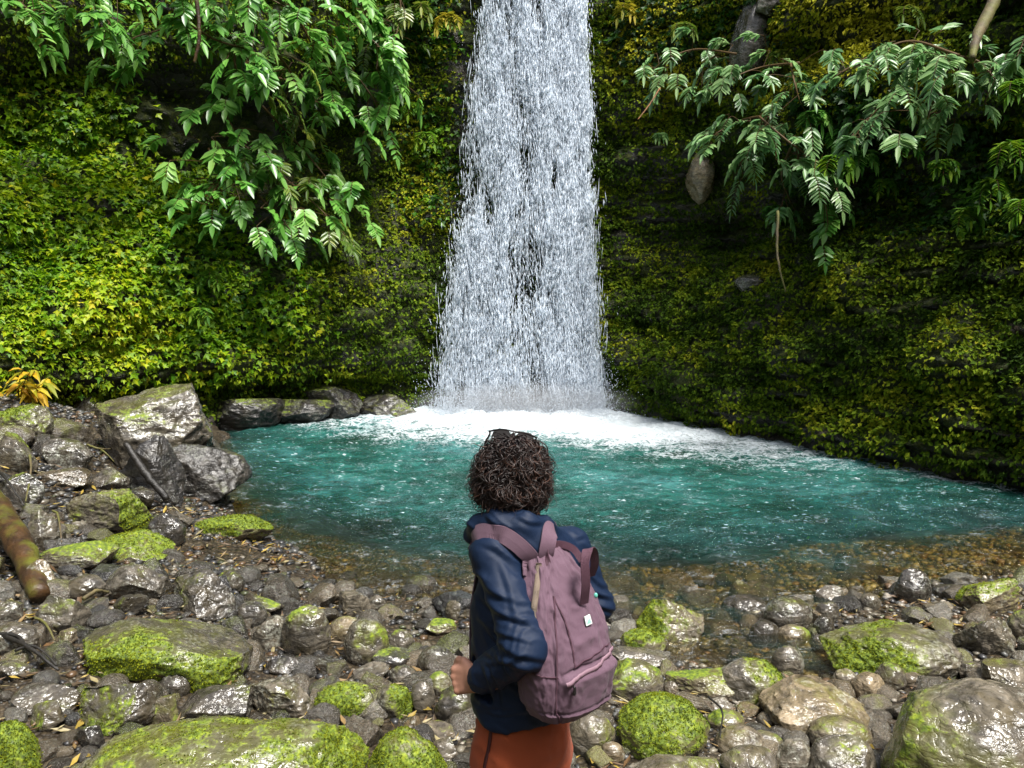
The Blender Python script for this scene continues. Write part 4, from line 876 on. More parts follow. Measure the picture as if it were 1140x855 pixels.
# bright creeping leaves on the left bulge and patches on the right
def d_ivy(px, py, c):
    t = box(px, py, -60, 150, 110, 385, 35) + box(px, py, 100, 255, 200, 405, 40) + 0.6 * box(px, py, 230, 350, 300, 395, 35) + 0.45 * 0.5 * box(px, py, 0, 100, 80, 120, 25)
    t = t + 0.9 * box(px, py, 400, 500, -50, 60, 25) + 0.35 * box(px, py, 440, 500, 100, 240, 20) + 0.7 * box(px, py, 890, 1000, 95, 205, 20) + 0.8 * box(px, py, 1075, 1160, 130, 260, 20) + 0.35 * box(px, py, 680, 860, -30, 75, 25) + 0.25 * box(px, py, 960, 1120, 190, 260, 25)
    return np.clip(t, 0, 1) * np.clip(0.75 + 1.1 * fbm(c * 1.3, 3, 211), 0.05, 2)
P, N, px, py, r_ = sample_cliff(30000, d_ivy, 32)
cl = fbm(P * 2.2, 3, 213); P = P + N * (0.05 + 0.34 * np.clip(cl + 0.3, 0, 1) * r_.random(len(P)) ** 0.5)[:, None]
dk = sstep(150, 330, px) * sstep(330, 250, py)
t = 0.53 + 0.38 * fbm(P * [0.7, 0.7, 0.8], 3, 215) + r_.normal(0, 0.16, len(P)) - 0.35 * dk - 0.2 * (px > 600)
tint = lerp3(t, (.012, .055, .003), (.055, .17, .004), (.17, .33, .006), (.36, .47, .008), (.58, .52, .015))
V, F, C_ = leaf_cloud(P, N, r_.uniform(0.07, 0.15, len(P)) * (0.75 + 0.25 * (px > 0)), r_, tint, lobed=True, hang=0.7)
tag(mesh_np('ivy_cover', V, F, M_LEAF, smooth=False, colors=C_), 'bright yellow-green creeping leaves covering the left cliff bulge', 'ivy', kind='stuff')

# ------------------------------------------------------------------ pinnate fronds and hanging branches
def leaflets(mb, P, d, up, L, w, tint, r_, curl=0.22):
    """P base (n,3), d direction, up rough normal, L length"""
    n = len(P); a = normalize(np.cross(d, up)); nn = np.cross(a, d); L = L[:, None]; tt = [0, .28, .62, 1.0]; ww = [0.0, .5, .44, 0.0]; V = []
    for t, q in zip(tt, ww):
        c = P + d * L * t - np.array([0, 0, 1.0]) * L * curl * t * t + nn * 0.0
        if q == 0: V.append(c)
        else: V += [c + a * L * w * q + nn * L * 0.05, c - nn * L * 0.02, c - a * L * w * q + nn * L * 0.05]
    V = np.stack(V, 1)  # 8 verts: 0 base,1-3,4-6,7 tip
    f3 = np.array([(0, 1, 2), (0, 2, 3), (7, 5, 4), (7, 6, 5)]); f4 = np.array([(1, 4, 5, 2), (2, 5, 6, 3)])
    k = 8 * np.arange(n)[:, None, None]
    mb.add(V.reshape(-1, 3), [(f3[None] + k).reshape(-1, 3), (f4[None] + k).reshape(-1, 4)], np.repeat(tint, 8, 0))
def frond(mb, st, base, d0, length, pairs, ll, w, cols, r_, droop=0.9, ang=0.95):
    t = np.linspace(0, 1, 9)[:, None]; side = normalize(np.cross(d0, [0, 0, 1.0]) + 1e-6)
    pts = base + d0 * length * t * (1 - 0.35 * t) + np.array([0, 0, -1.0]) * length * droop * t ** 1.8
    st.tube(pts, np.linspace(0.006, 0.003, 9) * max(1, length / 0.5), 4, (.10, .055, .02), cap=False)
    tk = np.repeat(np.linspace(0.16, 0.97, pairs), 2); sg = np.tile([1, -1], pairs)
    p = np.stack([np.interp(tk, t[:, 0], pts[:, k]) for k in range(3)], 1); tg = normalize(np.stack([np.interp(tk + .03, t[:, 0], pts[:, k]) - np.interp(tk - .06, t[:, 0], pts[:, k]) for k in range(3)], 1))
    sd_ = normalize(np.cross(tg, side[None] * 0 + normalize(np.cross(side, d0))[None])); 
    d = normalize(tg * np.cos(ang) + sd_ * sg[:, None] * np.sin(ang) + r_.normal(0, .10, (len(tk), 3)))
    p = np.vstack([p, pts[-1:]]); d = np.vstack([d, normalize(pts[-1:] - pts[-2:-1])]); tk = np.append(tk, 0.5)
    upn = normalize(np.cross(sd_[0], tg[0]))[None] * np.ones((len(d), 1)); upn = upn * np.sign(upn[:, 2:3] + 1e-3) + r_.normal(0, .12, (len(d), 3))
    upn = normalize(upn + np.array([0.1, -0.75, 0.45]))
    L = ll * (0.72 + 0.5 * np.sin(np.pi * tk ** 0.8)) * r_.uniform(.85, 1.12, len(d)); tn = lerp3(r_.normal(0.5, 0.22, len(d)) + r_.normal(0, .15), *cols)
    leaflets(mb, p, d, upn, L, w, tn, r_)
M_FROND = leaf_mat('glossy_leaflets', 0.36, 0.35, 0.65)
GREEN = [(.045, .17, .022), (.13, .35, .048), (.28, .50, .11)]
FRESH = [(.05, .11, .012), (.12, .20, .02), (.26, .30, .04)]
BLUISH = [(.06, .17, .05), (.15, .31, .10), (.30, .46, .17)]
YELLOW = [(.14, .17, .01), (.30, .28, .02), (.48, .38, .03)]
def branch(i, pts, off, nfr, fl, ll, cols, label, name='hanging_branch', w=0.42, pairs=6, group=None, ang=0.95, out=0.8):
    r_ = np.random.default_rng(900 + i); Y = [cliff_y(min(max(p[0], 5), 1130), max(p[1], 5)) for p in pts]; Y = np.array(Y) - off; Y = np.minimum(Y, Y.min() + 0.5)
    W_ = np.array([at_y(p[0], p[1], y) for p, y in zip(pts, Y)]); root = W_[0].copy(); C_ = spline(W_ - root, 24); sc = Y.mean() / FPX
    o = tag(empty(name, root), label, 'branch' if name == 'hanging_branch' else name, group)
    st = MB(); fo = MB(); st.tube(C_, np.linspace(0.022, 0.008, 24), 5, (.13, .08, .03))
    nfr = int(nfr * (2.3 if cols is GREEN else 1.9))
    for k in range(nfr):
        t = 0.05 + 0.95 * (k + r_.uniform(-.3, .3)) / max(nfr - 1, 1); t = float(np.clip(t, 0.02, 1)); q = t * 23; b = np.array([np.interp(q, np.arange(24), C_[:, j]) for j in range(3)])
        tg = normalize(np.array([np.interp(min(q + 1, 23), np.arange(24), C_[:, j]) - np.interp(max(q - 1, 0), np.arange(24), C_[:, j]) for j in range(3)]))
        a = r_.uniform(-1, 1) * 1.5 if t < 0.97 else 0.0
        sdv = normalize(np.cross(tg, [0, -0.3, 1.0])); d0 = normalize(tg * math.cos(a) * 0.8 + sdv * math.sin(a) + np.array([r_.normal(0, .25), -0.35 * out, 0.12]))
        tw = (sdv * r_.normal(0, .8) + np.array([0, r_.normal(0, .6), r_.normal(-.1, .5)])) * sc * 26; st.tube(spline([b, b + tw * .6 + [0, 0, .02], b + tw], 6), .006, 4, (.10, .06, .02), cap=False); b = b + tw
        frond(fo, st, b, d0, fl * .80 * sc * r_.uniform(.6, 1.25), pairs + int(r_.integers(-1, 2)), ll * .86 * sc * r_.uniform(.8, 1.1), w * r_.uniform(.9, 1.25), cols, r_, droop=r_.uniform(.05, .65), ang=r_.uniform(.85, 1.2))
    st.build('stem', M_LEAF, o); fo.build('leaves', M_FROND, o); return o
BR = [
 ([(-30, -45), (20, -12), (55, 2)], 1.0, 5, 34, 15, GREEN, 'dark green leafy branch in the top left corner'),
 ([(60, -50), (105, -10), (150, -2)], 1.1, 6, 36, 15, GREEN, 'second dark green branch from the top left corner, along the top edge'),
 ([(170, -50), (205, -8), (250, 4)], 1.1, 7, 36, 15, GREEN, 'third leafy branch from the left along the top edge'),
 ([(240, -40), (300, -2), (345, 22)], 1.0, 8, 38, 15, GREEN, 'leafy branch hanging in front of the dark hollow near the top edge'),
 ([(205, -25), (190, 25), (150, 42), (116, 62)], 1.3, 7, 36, 17, GREEN, 'branch reaching left over the dark hollow, its tip lowest at the left'),
 ([(190, 10), (235, 42), (282, 58), (305, 80)], 1.2, 9, 38, 16, GREEN, 'dense leafy branch arching over the centre of the left hollow'),
 ([(330, -40), (375, 10), (415, 45), (432, 62)], 0.9, 9, 38, 15, GREEN, 'leafy branch at the top edge left of the yellow-green ferns'),
 ([(262, 50), (258, 95), (228, 128), (203, 150)], 1.3, 6, 36, 16, GREEN, 'branch dropping through the dark hollow to a small leaf spray'),
 ([(305, 55), (325, 85), (318, 118), (340, 150)], 1.0, 9, 30, 10, FRESH, 'light yellow-green feathery branch in the middle of the left foliage'),
 ([(350, 30), (392, 78), (418, 115), (425, 150)], 0.8, 9, 36, 14, GREEN, 'green branch drooping beside the mossy wall left of the waterfall'),
 ([(245, 115), (262, 155), (250, 190), (233, 222)], 1.4, 8, 36, 15, GREEN, 'low branch ending in a fan of leaves over the ivy'),
 ([(262, 170), (305, 190), (345, 222), (385, 262)], 1.2, 11, 36, 14, FRESH, 'lowest left branch with pale arching tip over the dark gap'),
 ([(255, 150), (292, 178), (318, 205), (325, 235)], 1.3, 9, 38, 16, GREEN, 'thick leafy branch just above the lowest left branch'),
 ([(285, 215), (310, 240), (325, 258)], 1.0, 5, 32, 13, GREEN, 'short dark branch hanging lowest of the left foliage'),
 ([(430, -35), (446, 5), (440, 45)], 0.6, 6, 30, 12, FRESH, 'fresh green branch at the top edge over the mossy wall'),
 ([(360, -40), (400, 0), (412, 35)], 1.0, 7, 36, 14, GREEN, 'green branch overlapping its neighbour at the top edge'),
 ([(300, 85), (345, 95), (385, 108)], 0.9, 7, 34, 14, GREEN, 'green branch reaching right towards the waterfall'),
 ([(75, -40), (112, 12), (138, 48)], 1.2, 6, 36, 15, GREEN, 'leafy branch left of the one reaching over the dark hollow'),
 ([(262, -35), (272, 22), (252, 66)], 1.2, 7, 36, 15, GREEN, 'bushy branch dropping from the middle of the top left edge'),
 ([(335, 25), (352, 66), (338, 104)], 1.1, 7, 34, 14, GREEN, 'leafy branch behind the feathery yellow-green one'),
 ([(402, 5), (436, 52), (446, 92)], .8, 7, 34, 14, GREEN, 'rightmost green branch of the left foliage'),
 ([(292, 118), (330, 158), (362, 196), (392, 232)], 1.3, 9, 34, 14, GREEN, 'green branch running above the pale arching tip'),
 ([(232, 165), (244, 200), (230, 228)], 1.4, 6, 34, 15, GREEN, 'leafy branch at the left end of the lowest foliage'),
 ([(-20, -30), (22, 2), (38, 20)], 1.2, 5, 34, 15, GREEN, 'low leafy tip in the top left corner'),
 ([(820, 60), (775, 55), (742, 66), (727, 78)], 0.8, 7, 32, 13, BLUISH, 'pale green branch reaching towards the waterfall, highest right one'),
 ([(800, 60), (784, 72), (781, 98)], 0.8, 4, 28, 12, BLUISH, 'short sprig hanging under the highest right branch'),
 ([(890, 70), (852, 74), (822, 84), (805, 98)], 0.9, 7, 34, 15, BLUISH, 'pale green branch with arching leaves left of the big spray'),
 ([(880, 70), (884, 90), (890, 112)], 0.9, 5, 32, 14, BLUISH, 'branch drooping down beside the yellow stems on the right wall'),
 ([(858, 128), (825, 134), (795, 150), (785, 158)], 1.0, 6, 32, 14, BLUISH, 'branch touching the brown rock stub on the right wall'),
 ([(856, 130), (842, 155), (822, 185)], 1.0, 6, 36, 15, BLUISH, 'hanging spray just right of the brown rock stub'),
 ([(845, 130), (878, 158), (910, 180), (938, 205)], 1.1, 9, 36, 15, BLUISH, 'long pale branch sloping down to the right on the right wall'),
 ([(895, 172), (915, 205), (922, 250)], 0.9, 7, 34, 14, GREEN, 'darker branch hanging lowest on the right wall'),
 ([(880, 165), (870, 195), (880, 225)], 0.8, 5, 32, 14, BLUISH, 'short branch in the dark under the long pale one'),
 ([(1068, 62), (1012, 46), (962, 66), (925, 88)], 1.1, 10, 38, 17, BLUISH, 'broad spray arching left from the hanging root, upper one'),
 ([(1066, 70), (1018, 78), (980, 118), (948, 156)], 1.2, 11, 40, 18, BLUISH, 'broad spray arching down left under the upper one'),
 ([(1062, 66), (1048, 92), (1030, 135)], 1.2, 8, 38, 17, BLUISH, 'drooping spray in the middle of the big right bush'),
 ([(1060, 62), (1088, 68), (1108, 88)], 0.9, 6, 32, 14, BLUISH, 'short spray pointing right from the hanging root'),
 ([(1170, 25), (1142, 45), (1128, 62)], 0.9, 4, 30, 16, BLUISH, 'leafy tip at the right edge near the top'),
]
for i, (pts, off, nf, fl, ll, cols, lab) in enumerate(BR):
    branch(i, pts, off, nf, fl, ll, cols, lab, group='leafy branches hanging over the cliff', w=0.38 if cols is GREEN else 0.27, pairs=6 if cols is GREEN else 8)
# ferns rooted in the wall
def fern(i, px, py, off, n, fl, ll, cols, label, w=0.32):
    r_ = np.random.default_rng(1500 + i); Y = cliff_y(px, py) - off; root = at_y(px, py, Y); sc = Y / FPX; o = tag(empty('fern', root), label, 'fern', 'ferns rooted in the cliff'); st = MB(); fo = MB()
    for k in range(n):
        a = -1.3 + 2.6 * (k + .5) / n + r_.normal(0, .15); d0 = normalize(np.array([math.sin(a), -0.8, 0.25 + 0.5 * math.cos(a)]))
        frond(fo, st, np.zeros(3), d0, fl * sc * r_.uniform(.75, 1.2), 10, ll * sc, w, cols, r_, droop=r_.uniform(.5, .9), ang=1.1)
    st.build('stems', M_LEAF, o); fo.build('fronds', M_LEAF, o)
BRIGHT = [(.04, .13, .01), (.10, .24, .015), (.24, .38, .02)]
for i, a in enumerate([(1128, 96, 1.0, 8, 42, 11, BRIGHT, 'bright fern at the right edge below the leafy tip'), (1122, 165, 1.0, 10, 44, 11, BRIGHT, 'bright fern at the right edge, middle one'),
    (1100, 205, .9, 9, 38, 10, BRIGHT, 'light green fern lowest at the right edge'), (1048, 182, .7, 8, 28, 9, BRIGHT, 'vivid small fern under the big right bush'),
    (1135, 228, .9, 9, 40, 10, BRIGHT, 'bright fern cut by the right edge, lowest one'), (1075, 235, .7, 7, 28, 9, BRIGHT, 'light fern left of the lowest right edge fern'), (930, 178, .7, 8, 30, 12, BRIGHT, 'fresh green fern in the middle of the right hollow'), (1008, 12, .4, 6, 26, 8, FRESH, 'yellow-green fern at the top edge above the big spray'), (400, 215, .6, 5, 24, 9, BRIGHT, 'small fern beside the dark gap left of the waterfall'),
    (985, 202, .3, 5, 22, 8, BRIGHT, 'tiny light fern on the dark wall below the big spray'), (1010, 160, .3, 5, 24, 9, GREEN, 'dark green fern between the two right bushes'),
    (935, 150, .3, 7, 26, 12, GREEN, 'broad dark fern in the hollow left of the big spray'), (905, 128, .3, 6, 26, 12, GREEN, 'dark fern behind the drooping right branch'),
    (960, 172, .3, 6, 26, 12, GREEN, 'green fern low in the hollow of the right wall'), (697, 8, .3, 4, 22, 8, YELLOW, 'small yellow fern right of the waterfall top'),
    (460, 118, .3, 5, 20, 7, BRIGHT, 'small bright fern on the mossy wall left of the waterfall'), (474, 150, .3, 5, 22, 7, BRIGHT, 'light fern below the small bright one left of the waterfall'),
    (468, 10, .3, 7, 30, 8, FRESH, 'yellow-green fern at the top edge left of the waterfall'), (500, 20, .3, 6, 26, 8, YELLOW, 'yellowish fern at the top edge close to the waterfall'),
    (735, 150, .3, 4, 12, 6, BLUISH, 'tiny pale fern on the dark wall right of the waterfall'), (225, 345, .3, 5, 22, 8, BRIGHT, 'bright little fern in the ivy above the cliff foot'),
    (235, 305, .3, 5, 22, 8, BRIGHT, 'little green fern in the ivy below the dark hollow'), (860, 232, .3, 5, 20, 9, GREEN, 'dark little fern below the right branches'),
    (760, 30, .3, 6, 26, 7, FRESH, 'yellow-green fern at the top of the right wall'), (865, 60, .3, 6, 22, 7, FRESH, 'upright light fern above the right branches')]): fern(i, *a)
# yellow-leaved plant on the left bank
def yellow_plant():
    r_ = np.random.default_rng(3); root = np.array(at_y(20, 462, 9.6)); o = tag(empty('yellow_leaved_plant', root), 'small plant with yellow and green lance-shaped leaves on the left bank', 'plant'); st = MB(); fo = MB(); n = 0
    for k in range(16):
        a = r_.uniform(-1.4, 1.5); h = r_.uniform(.25, .62); d = np.array([math.sin(a) * .75, r_.uniform(-.5, .2), 1.0]) * h; c = spline([np.zeros(3), d * .6, d * [1.35, 1.3, .95]], 8); st.tube(c, np.linspace(.010, .004, 8), 4, (.14, .10, .03))
        m = 8; tk = r_.uniform(3, 7, m); p = np.stack([np.interp(tk, np.arange(8), c[:, j]) for j in range(3)], 1); dd = normalize(np.stack([r_.normal(0, 1, m), r_.normal(-.5, .5, m), r_.normal(-.25, .5, m)], 1))
        tn = lerp3(r_.random(m) + 0.15 * (d[0] > 0), (.07, .18, .02), (.40, .36, .02), (.62, .46, .02), (.60, .34, .02)); leaflets(fo, p, dd, normalize(r_.normal(0, .3, (m, 3)) + [0, -.6, 1]), r_.uniform(.14, .26, m), 0.26, tn, r_, .5)
    st.build('stems', M_LEAF, o); fo.build('leaves', M_LEAF, o)
yellow_plant()

# ------------------------------------------------------------------ wood: log, roots, sticks, twigs
def mat_bark(name, a, b, moss=0.0, rough=.6):
    g = G(name); tc = g('TexCoord').outputs['Object']; n = g.noise(tc, 9, 6, .6, .4); c = g.ramp(n, [(.3, a), (.7, b)])
    if moss: c = g.mix(g.ramp(g.noise(tc, 3, 5), [(.5 - .12 * moss, 0.0), (.62, .8)]), c, (.11, .12, .012))
    return g.done(g('BsdfPrincipled', None, Base_Color=c, Roughness=rough, Normal=g.bump(g.noise(tc, 26, 6, .6, .8), .8, .012)).outputs[0])
M_BARK = mat_bark('bark_brown', (.014, .007, .003), (.085, .042, .014), .15, .45); M_DARKWOOD = mat_bark('bark_dark', (.006, .005, .004), (.022, .019, .015), 0, .5); M_PALEWOOD = mat_bark('bark_pale', (.04, .030, .016), (.15, .11, .055), .7, .7)
def wood(name, pts, rad, mat, label, cat, group=None, seg=8, n=24):
    pts = np.array(pts, float); root = pts[0].copy(); c = spline(pts - root, n); r0 = np.interp(np.linspace(0, 1, n), np.linspace(0, 1, len(rad)), rad)
    c = c + 0.18 * np.minimum(r0, .018)[:, None] * np.random.default_rng(len(label)).normal(0, 1, (n, 3)); mb = MB().tube(c, r0 * (1 + .04 * np.sin(np.arange(n) * .61) + .03 * np.sin(np.arange(n) * 1.9)), seg); Vt = mb.V[0]; mb.V[0] = Vt + (.16 * np.interp(np.arange(len(Vt)) // seg, np.arange(n), r0) * fbm(Vt * [1, 1, 1] * .35 / max(r0.mean(), .004), 3, 5, ridged=True))[:, None] * normalize(Vt - c[np.clip(np.arange(len(Vt)) // seg, 0, n - 1)]); o = mb.build(name, mat); o.location = root; return tag(o, label, cat, group)
def gp(px, py, up=0.0, z=None):
    p, zz_ = ground_hit(px, py); return p + np.array([0, 0, up])
STY = gp(186, 560)[1] - .12
wood('log', [gp(-34, 562, .20), gp(-4, 590, .20), gp(28, 640, .16), gp(44, 676, .08)], [.085, .09, .08, .06], M_BARK, 'thick wet brown log slanting down the left bank', 'log', seg=14, n=40)
wood('stick', [at_y(140, 493, STY + .1), at_y(160, 524, STY), at_y(186, 556, STY - .1)], [.025, .036, .03], M_DARKWOOD, 'dark stick leaning against the big boulder beside the pool', 'stick')
wood('hanging_root', [at_y(1122, -40, 11.0), at_y(1105, 5, 10.7), at_y(1088, 40, 10.4), at_y(1082, 66, 10.2)], [.07, .075, .06, .035], M_PALEWOOD, 'thick mossy hanging root above the big right bush', 'root', seg=10)
wood('hanging_root', [at_y(866, 235, 12.0), at_y(865, 275, 11.8), at_y(868, 300, 11.6), at_y(875, 325, 11.5)], [.02, .018, .014, .01], M_PALEWOOD, 'thin brown vine hanging below the right branches', 'root')
wood('hanging_root', [at_y(735, 98, 13.6), at_y(722, 118, 13.5), at_y(710, 133, 13.4)], [.014, .012, .006], mat_bark('dead_frond', (.12, .05, .015), (.30, .13, .035)), 'rusty dead sprig hanging right of the waterfall', 'root')
wood('hanging_root', [at_y(218, -10, 12.0), at_y(222, 40, 12.0), at_y(216, 70, 12.0)], [.03, .025, .02], M_BARK, 'brown stem in the dark hollow near the top left', 'root')
for k, (a, b, c_, r0, m, l) in enumerate([
    ((98, 512), (112, 520), (127, 513), .012, 'P', 'pale forked twig above the lichen boulder'), ((110, 516), (118, 524), (128, 528), .010, 'P', 'pale twig crossing the forked one'),
    ((0, 724), (22, 732), (38, 748), .012, 'D', 'dark twig in the litter at the left edge, upper'), ((6, 726), (36, 745), (66, 762), .013, 'D', 'long dark twig crossing the litter at the left edge'),
    ((18, 744), (40, 742), (64, 756), .008, 'D', 'thin dark twig under the long one'), ((40, 705), (52, 716), (62, 728), .008, 'P', 'pale twig below the flat-topped grey block'),
    ((94, 684), (108, 678), (122, 672), .014, 'P', 'pale broken stick right of the flat-topped grey block'), ((33, 520), (36, 545), (30, 575), .010, 'P', 'upright pale reed on the left bank'),
    ((0, 470), (26, 482), (40, 502), .014, 'D', 'dark branch lying under the yellow-leaved plant'), ((18, 478), (48, 480), (84, 470), .010, 'P', 'grey stick pointing right under the yellow-leaved plant'),
    ((788, 795), (803, 815), (801, 838), .006, 'D', 'thin dark twig right of the lime moss boulder'), ((0, 545), (10, 560), (28, 580), .012, 'D', 'dark stick over the log'),
    ((60, 590), (66, 600), (70, 622), .009, 'P', 'short pale reed beside the dull grey rock')]):
    up = 0.10 if b[1] > 600 else 0.16
    wood('twig', [gp(*a) + [0, 0, up], gp(*b) + [0, 0, up * 1.2], gp(*c_) + [0, 0, up * .8]], [r0, r0 * .9, r0 * .5], M_PALEWOOD if m == 'P' else M_DARKWOOD, l, 'twig', 'twigs lying on the bank', seg=5, n=14)
# brown rock stub on the right wall and a bare streaked buttress above it
def stub(box_, Y, style, tone, warm, label, wet=.3, moss=0.0):
    x0, y0, x1, y1 = box_; c = at_y((x0 + x1) / 2, (y0 + y1) / 2, Y); w = (x1 - x0) / FPX * Y; h = (y1 - y0) / FPX * Y; V, F = rock_geo(hash(label) % 1000 if False else int(x0), style, 5); V = V * [w / 2, .4, h / 2]
    o = mesh_np('rock_stub', V, F, M_ROCK, floats={'moss': np.full(len(V), moss) + .3 * (V[:, 2] > h * .3)}); o.location = c; o['tone'] = tone; o['wet'] = wet; o['warm'] = warm; tag(o, label, 'rock', 'bare rocks showing on the right wall')
stub((764, 168, 795, 226), cliff_y(780, 195) - .25, 'round', .95, .7, 'tan rock stub jutting from the dark right wall')
stub((812, -10, 858, 78), cliff_y(835, 35) - .1, 'ang', .25, .1, 'dark streaked rock rib at the top of the right wall', .9)
stub((838, -14, 866, 22), cliff_y(850, 8) + .15, 'ang', .4, .3, 'pale bare rock patch at the top of the right wall')
stub((1030, 205, 1064, 232), cliff_y(1045, 218) + .25, 'ang', .3, .0, 'dark wet rock knob under the vivid small fern', 1)
stub((816, 305, 852, 328), cliff_y(835, 315) + .1, 'slab', .3, .0, 'grey wet ledge in the moss of the right wall', 1)
# ================================================================== the hiker
PY0 = 2.3
def J(px, py, dy=0.0): return at_y(px, py, PY0 + dy)
FW = normalize(np.array([-0.64, 0.77, 0.0])); RT = np.array([0.77, 0.64, 0.0]); RT = normalize(RT); BK = -FW; UP = np.array([0, 0, 1.0])
GZ = float(terr(0.0, PY0)) + 0.02
def cone(P, a, b, ra, rb):
    a = np.asarray(a); b = np.asarray(b); d = b - a; t = np.clip(((P - a) @ d) / (d @ d), 0, 1); return np.linalg.norm(P - a - t[:, None] * d, axis=1) - (ra + (rb - ra) * t)
def ell(P, c, r, ax=None):
    q = P - c
    if ax is not None: q = q @ np.stack(ax, 1)
    r = np.asarray(r); k0 = np.linalg.norm(q / r, axis=1); k1 = np.linalg.norm(q / (r * r), axis=1) + 1e-9; return k0 * (k0 - 1) / k1
def smin(a, b, k=0.03):
    h = np.clip(0.5 + 0.5 * (b - a) / k, 0, 1); return b * (1 - h) + a * h - k * h * (1 - h)
def column(P, cs, ws, ds, ex=2.4):
    """a body column through centres cs with half width ws (across) and half depth ds (front to back)"""
    cs = np.array(cs); z = P[:, 2]; o = np.argsort(cs[:, 2]); zz_ = cs[o, 2]
    cx = np.interp(z, zz_, cs[o, 0]); cyy = np.interp(z, zz_, cs[o, 1]); w = np.interp(z, zz_, np.array(ws)[o]); d = np.interp(z, zz_, np.array(ds)[o])
    q = P - np.stack([cx, cyy, z], 1); u = np.abs(q @ RT) / w; v = np.abs(q @ FW) / d
    f = ((u ** ex + v ** ex) ** (1 / ex) - 1) * np.minimum(w, d); return np.maximum(f, np.maximum(zz_[0] - z, z - zz_[-1]))
# joints
SL_, SR_ = J(549, 617, -.105), J(635, 608, .105)
EL_, ER_ = J(586, 722, -.25), J(664, 672, .10)
WL_, WR_ = J(535, 756, -.105), J(600, 742, .30)
C0, C1, C2, C3, C4 = J(581, 806), J(581, 740), J(584, 680), J(590, 625), J(589, 592)
NK, HD = J(583, 578), J(570, 526, .01)
def jacket(P):
    d = column(P, [C0 - UP * .01, C0 + UP * .03, C1, C2, C3, C4], [.138, .150, .152, .158, .150, .085], [.108, .118, .122, .128, .112, .075])
    d = smin(d, cone(P, SL_ * .999, SR_, .057, .052), .05)
    d = smin(d, cone(P, SL_, EL_, .060, .060), .03); fa = cone(P, EL_, WL_ - (WL_ - EL_) * .05, .060, .046); d = smin(d, fa, .012)
    d = smin(d, cone(P, SR_, ER_, .055, .050), .03); d = smin(d, cone(P, ER_, WR_, .052, .042), .012)
    # hood folded round the neck
    hp = [J(527, 596, .00), J(534, 585, -.05), J(556, 581, -.10), J(583, 584, -.115), J(604, 588, -.06), J(612, 592, .01)]
    hr = [.024, .033, .036, .036, .032, .026]; h = np.full(len(P), 9.0)
    for k in range(5): h = smin(h, cone(P, hp[k], hp[k + 1], hr[k], hr[k + 1]), .012)
    h = smin(h, cone(P, J(527, 596, .0), J(545, 592, .10), .024, .03), .012); h = smin(h, cone(P, J(545, 592, .10), J(590, 588, .10), .03, .03), .012)
    d = smin(d, h, .012); d = smin(d, ell(P, J(585, 606, -.115), (.085, .040, .050)), .025)
    return d
def jacket_cut(P):
    d = jacket(P); w1 = normalize(WL_ - EL_); w2 = normalize(WR_ - ER_)
    # open cuffs
    c1 = np.maximum((P - WL_) @ w1 + .012, np.linalg.norm(P - WL_, axis=1) - .10); c2 = (P - WR_) @ w2 + .01
    d = np.where(np.linalg.norm(P - WL_, axis=1) < .10, np.maximum(d, np.where(cone(P, EL_, WL_, .075, .062) < .01, (P - WL_) @ w1 - .002, -1)), d)
    return np.maximum(d, (C0[2] + .050 + .006 * np.sin(P[:, 0] * 40)) - P[:, 2])
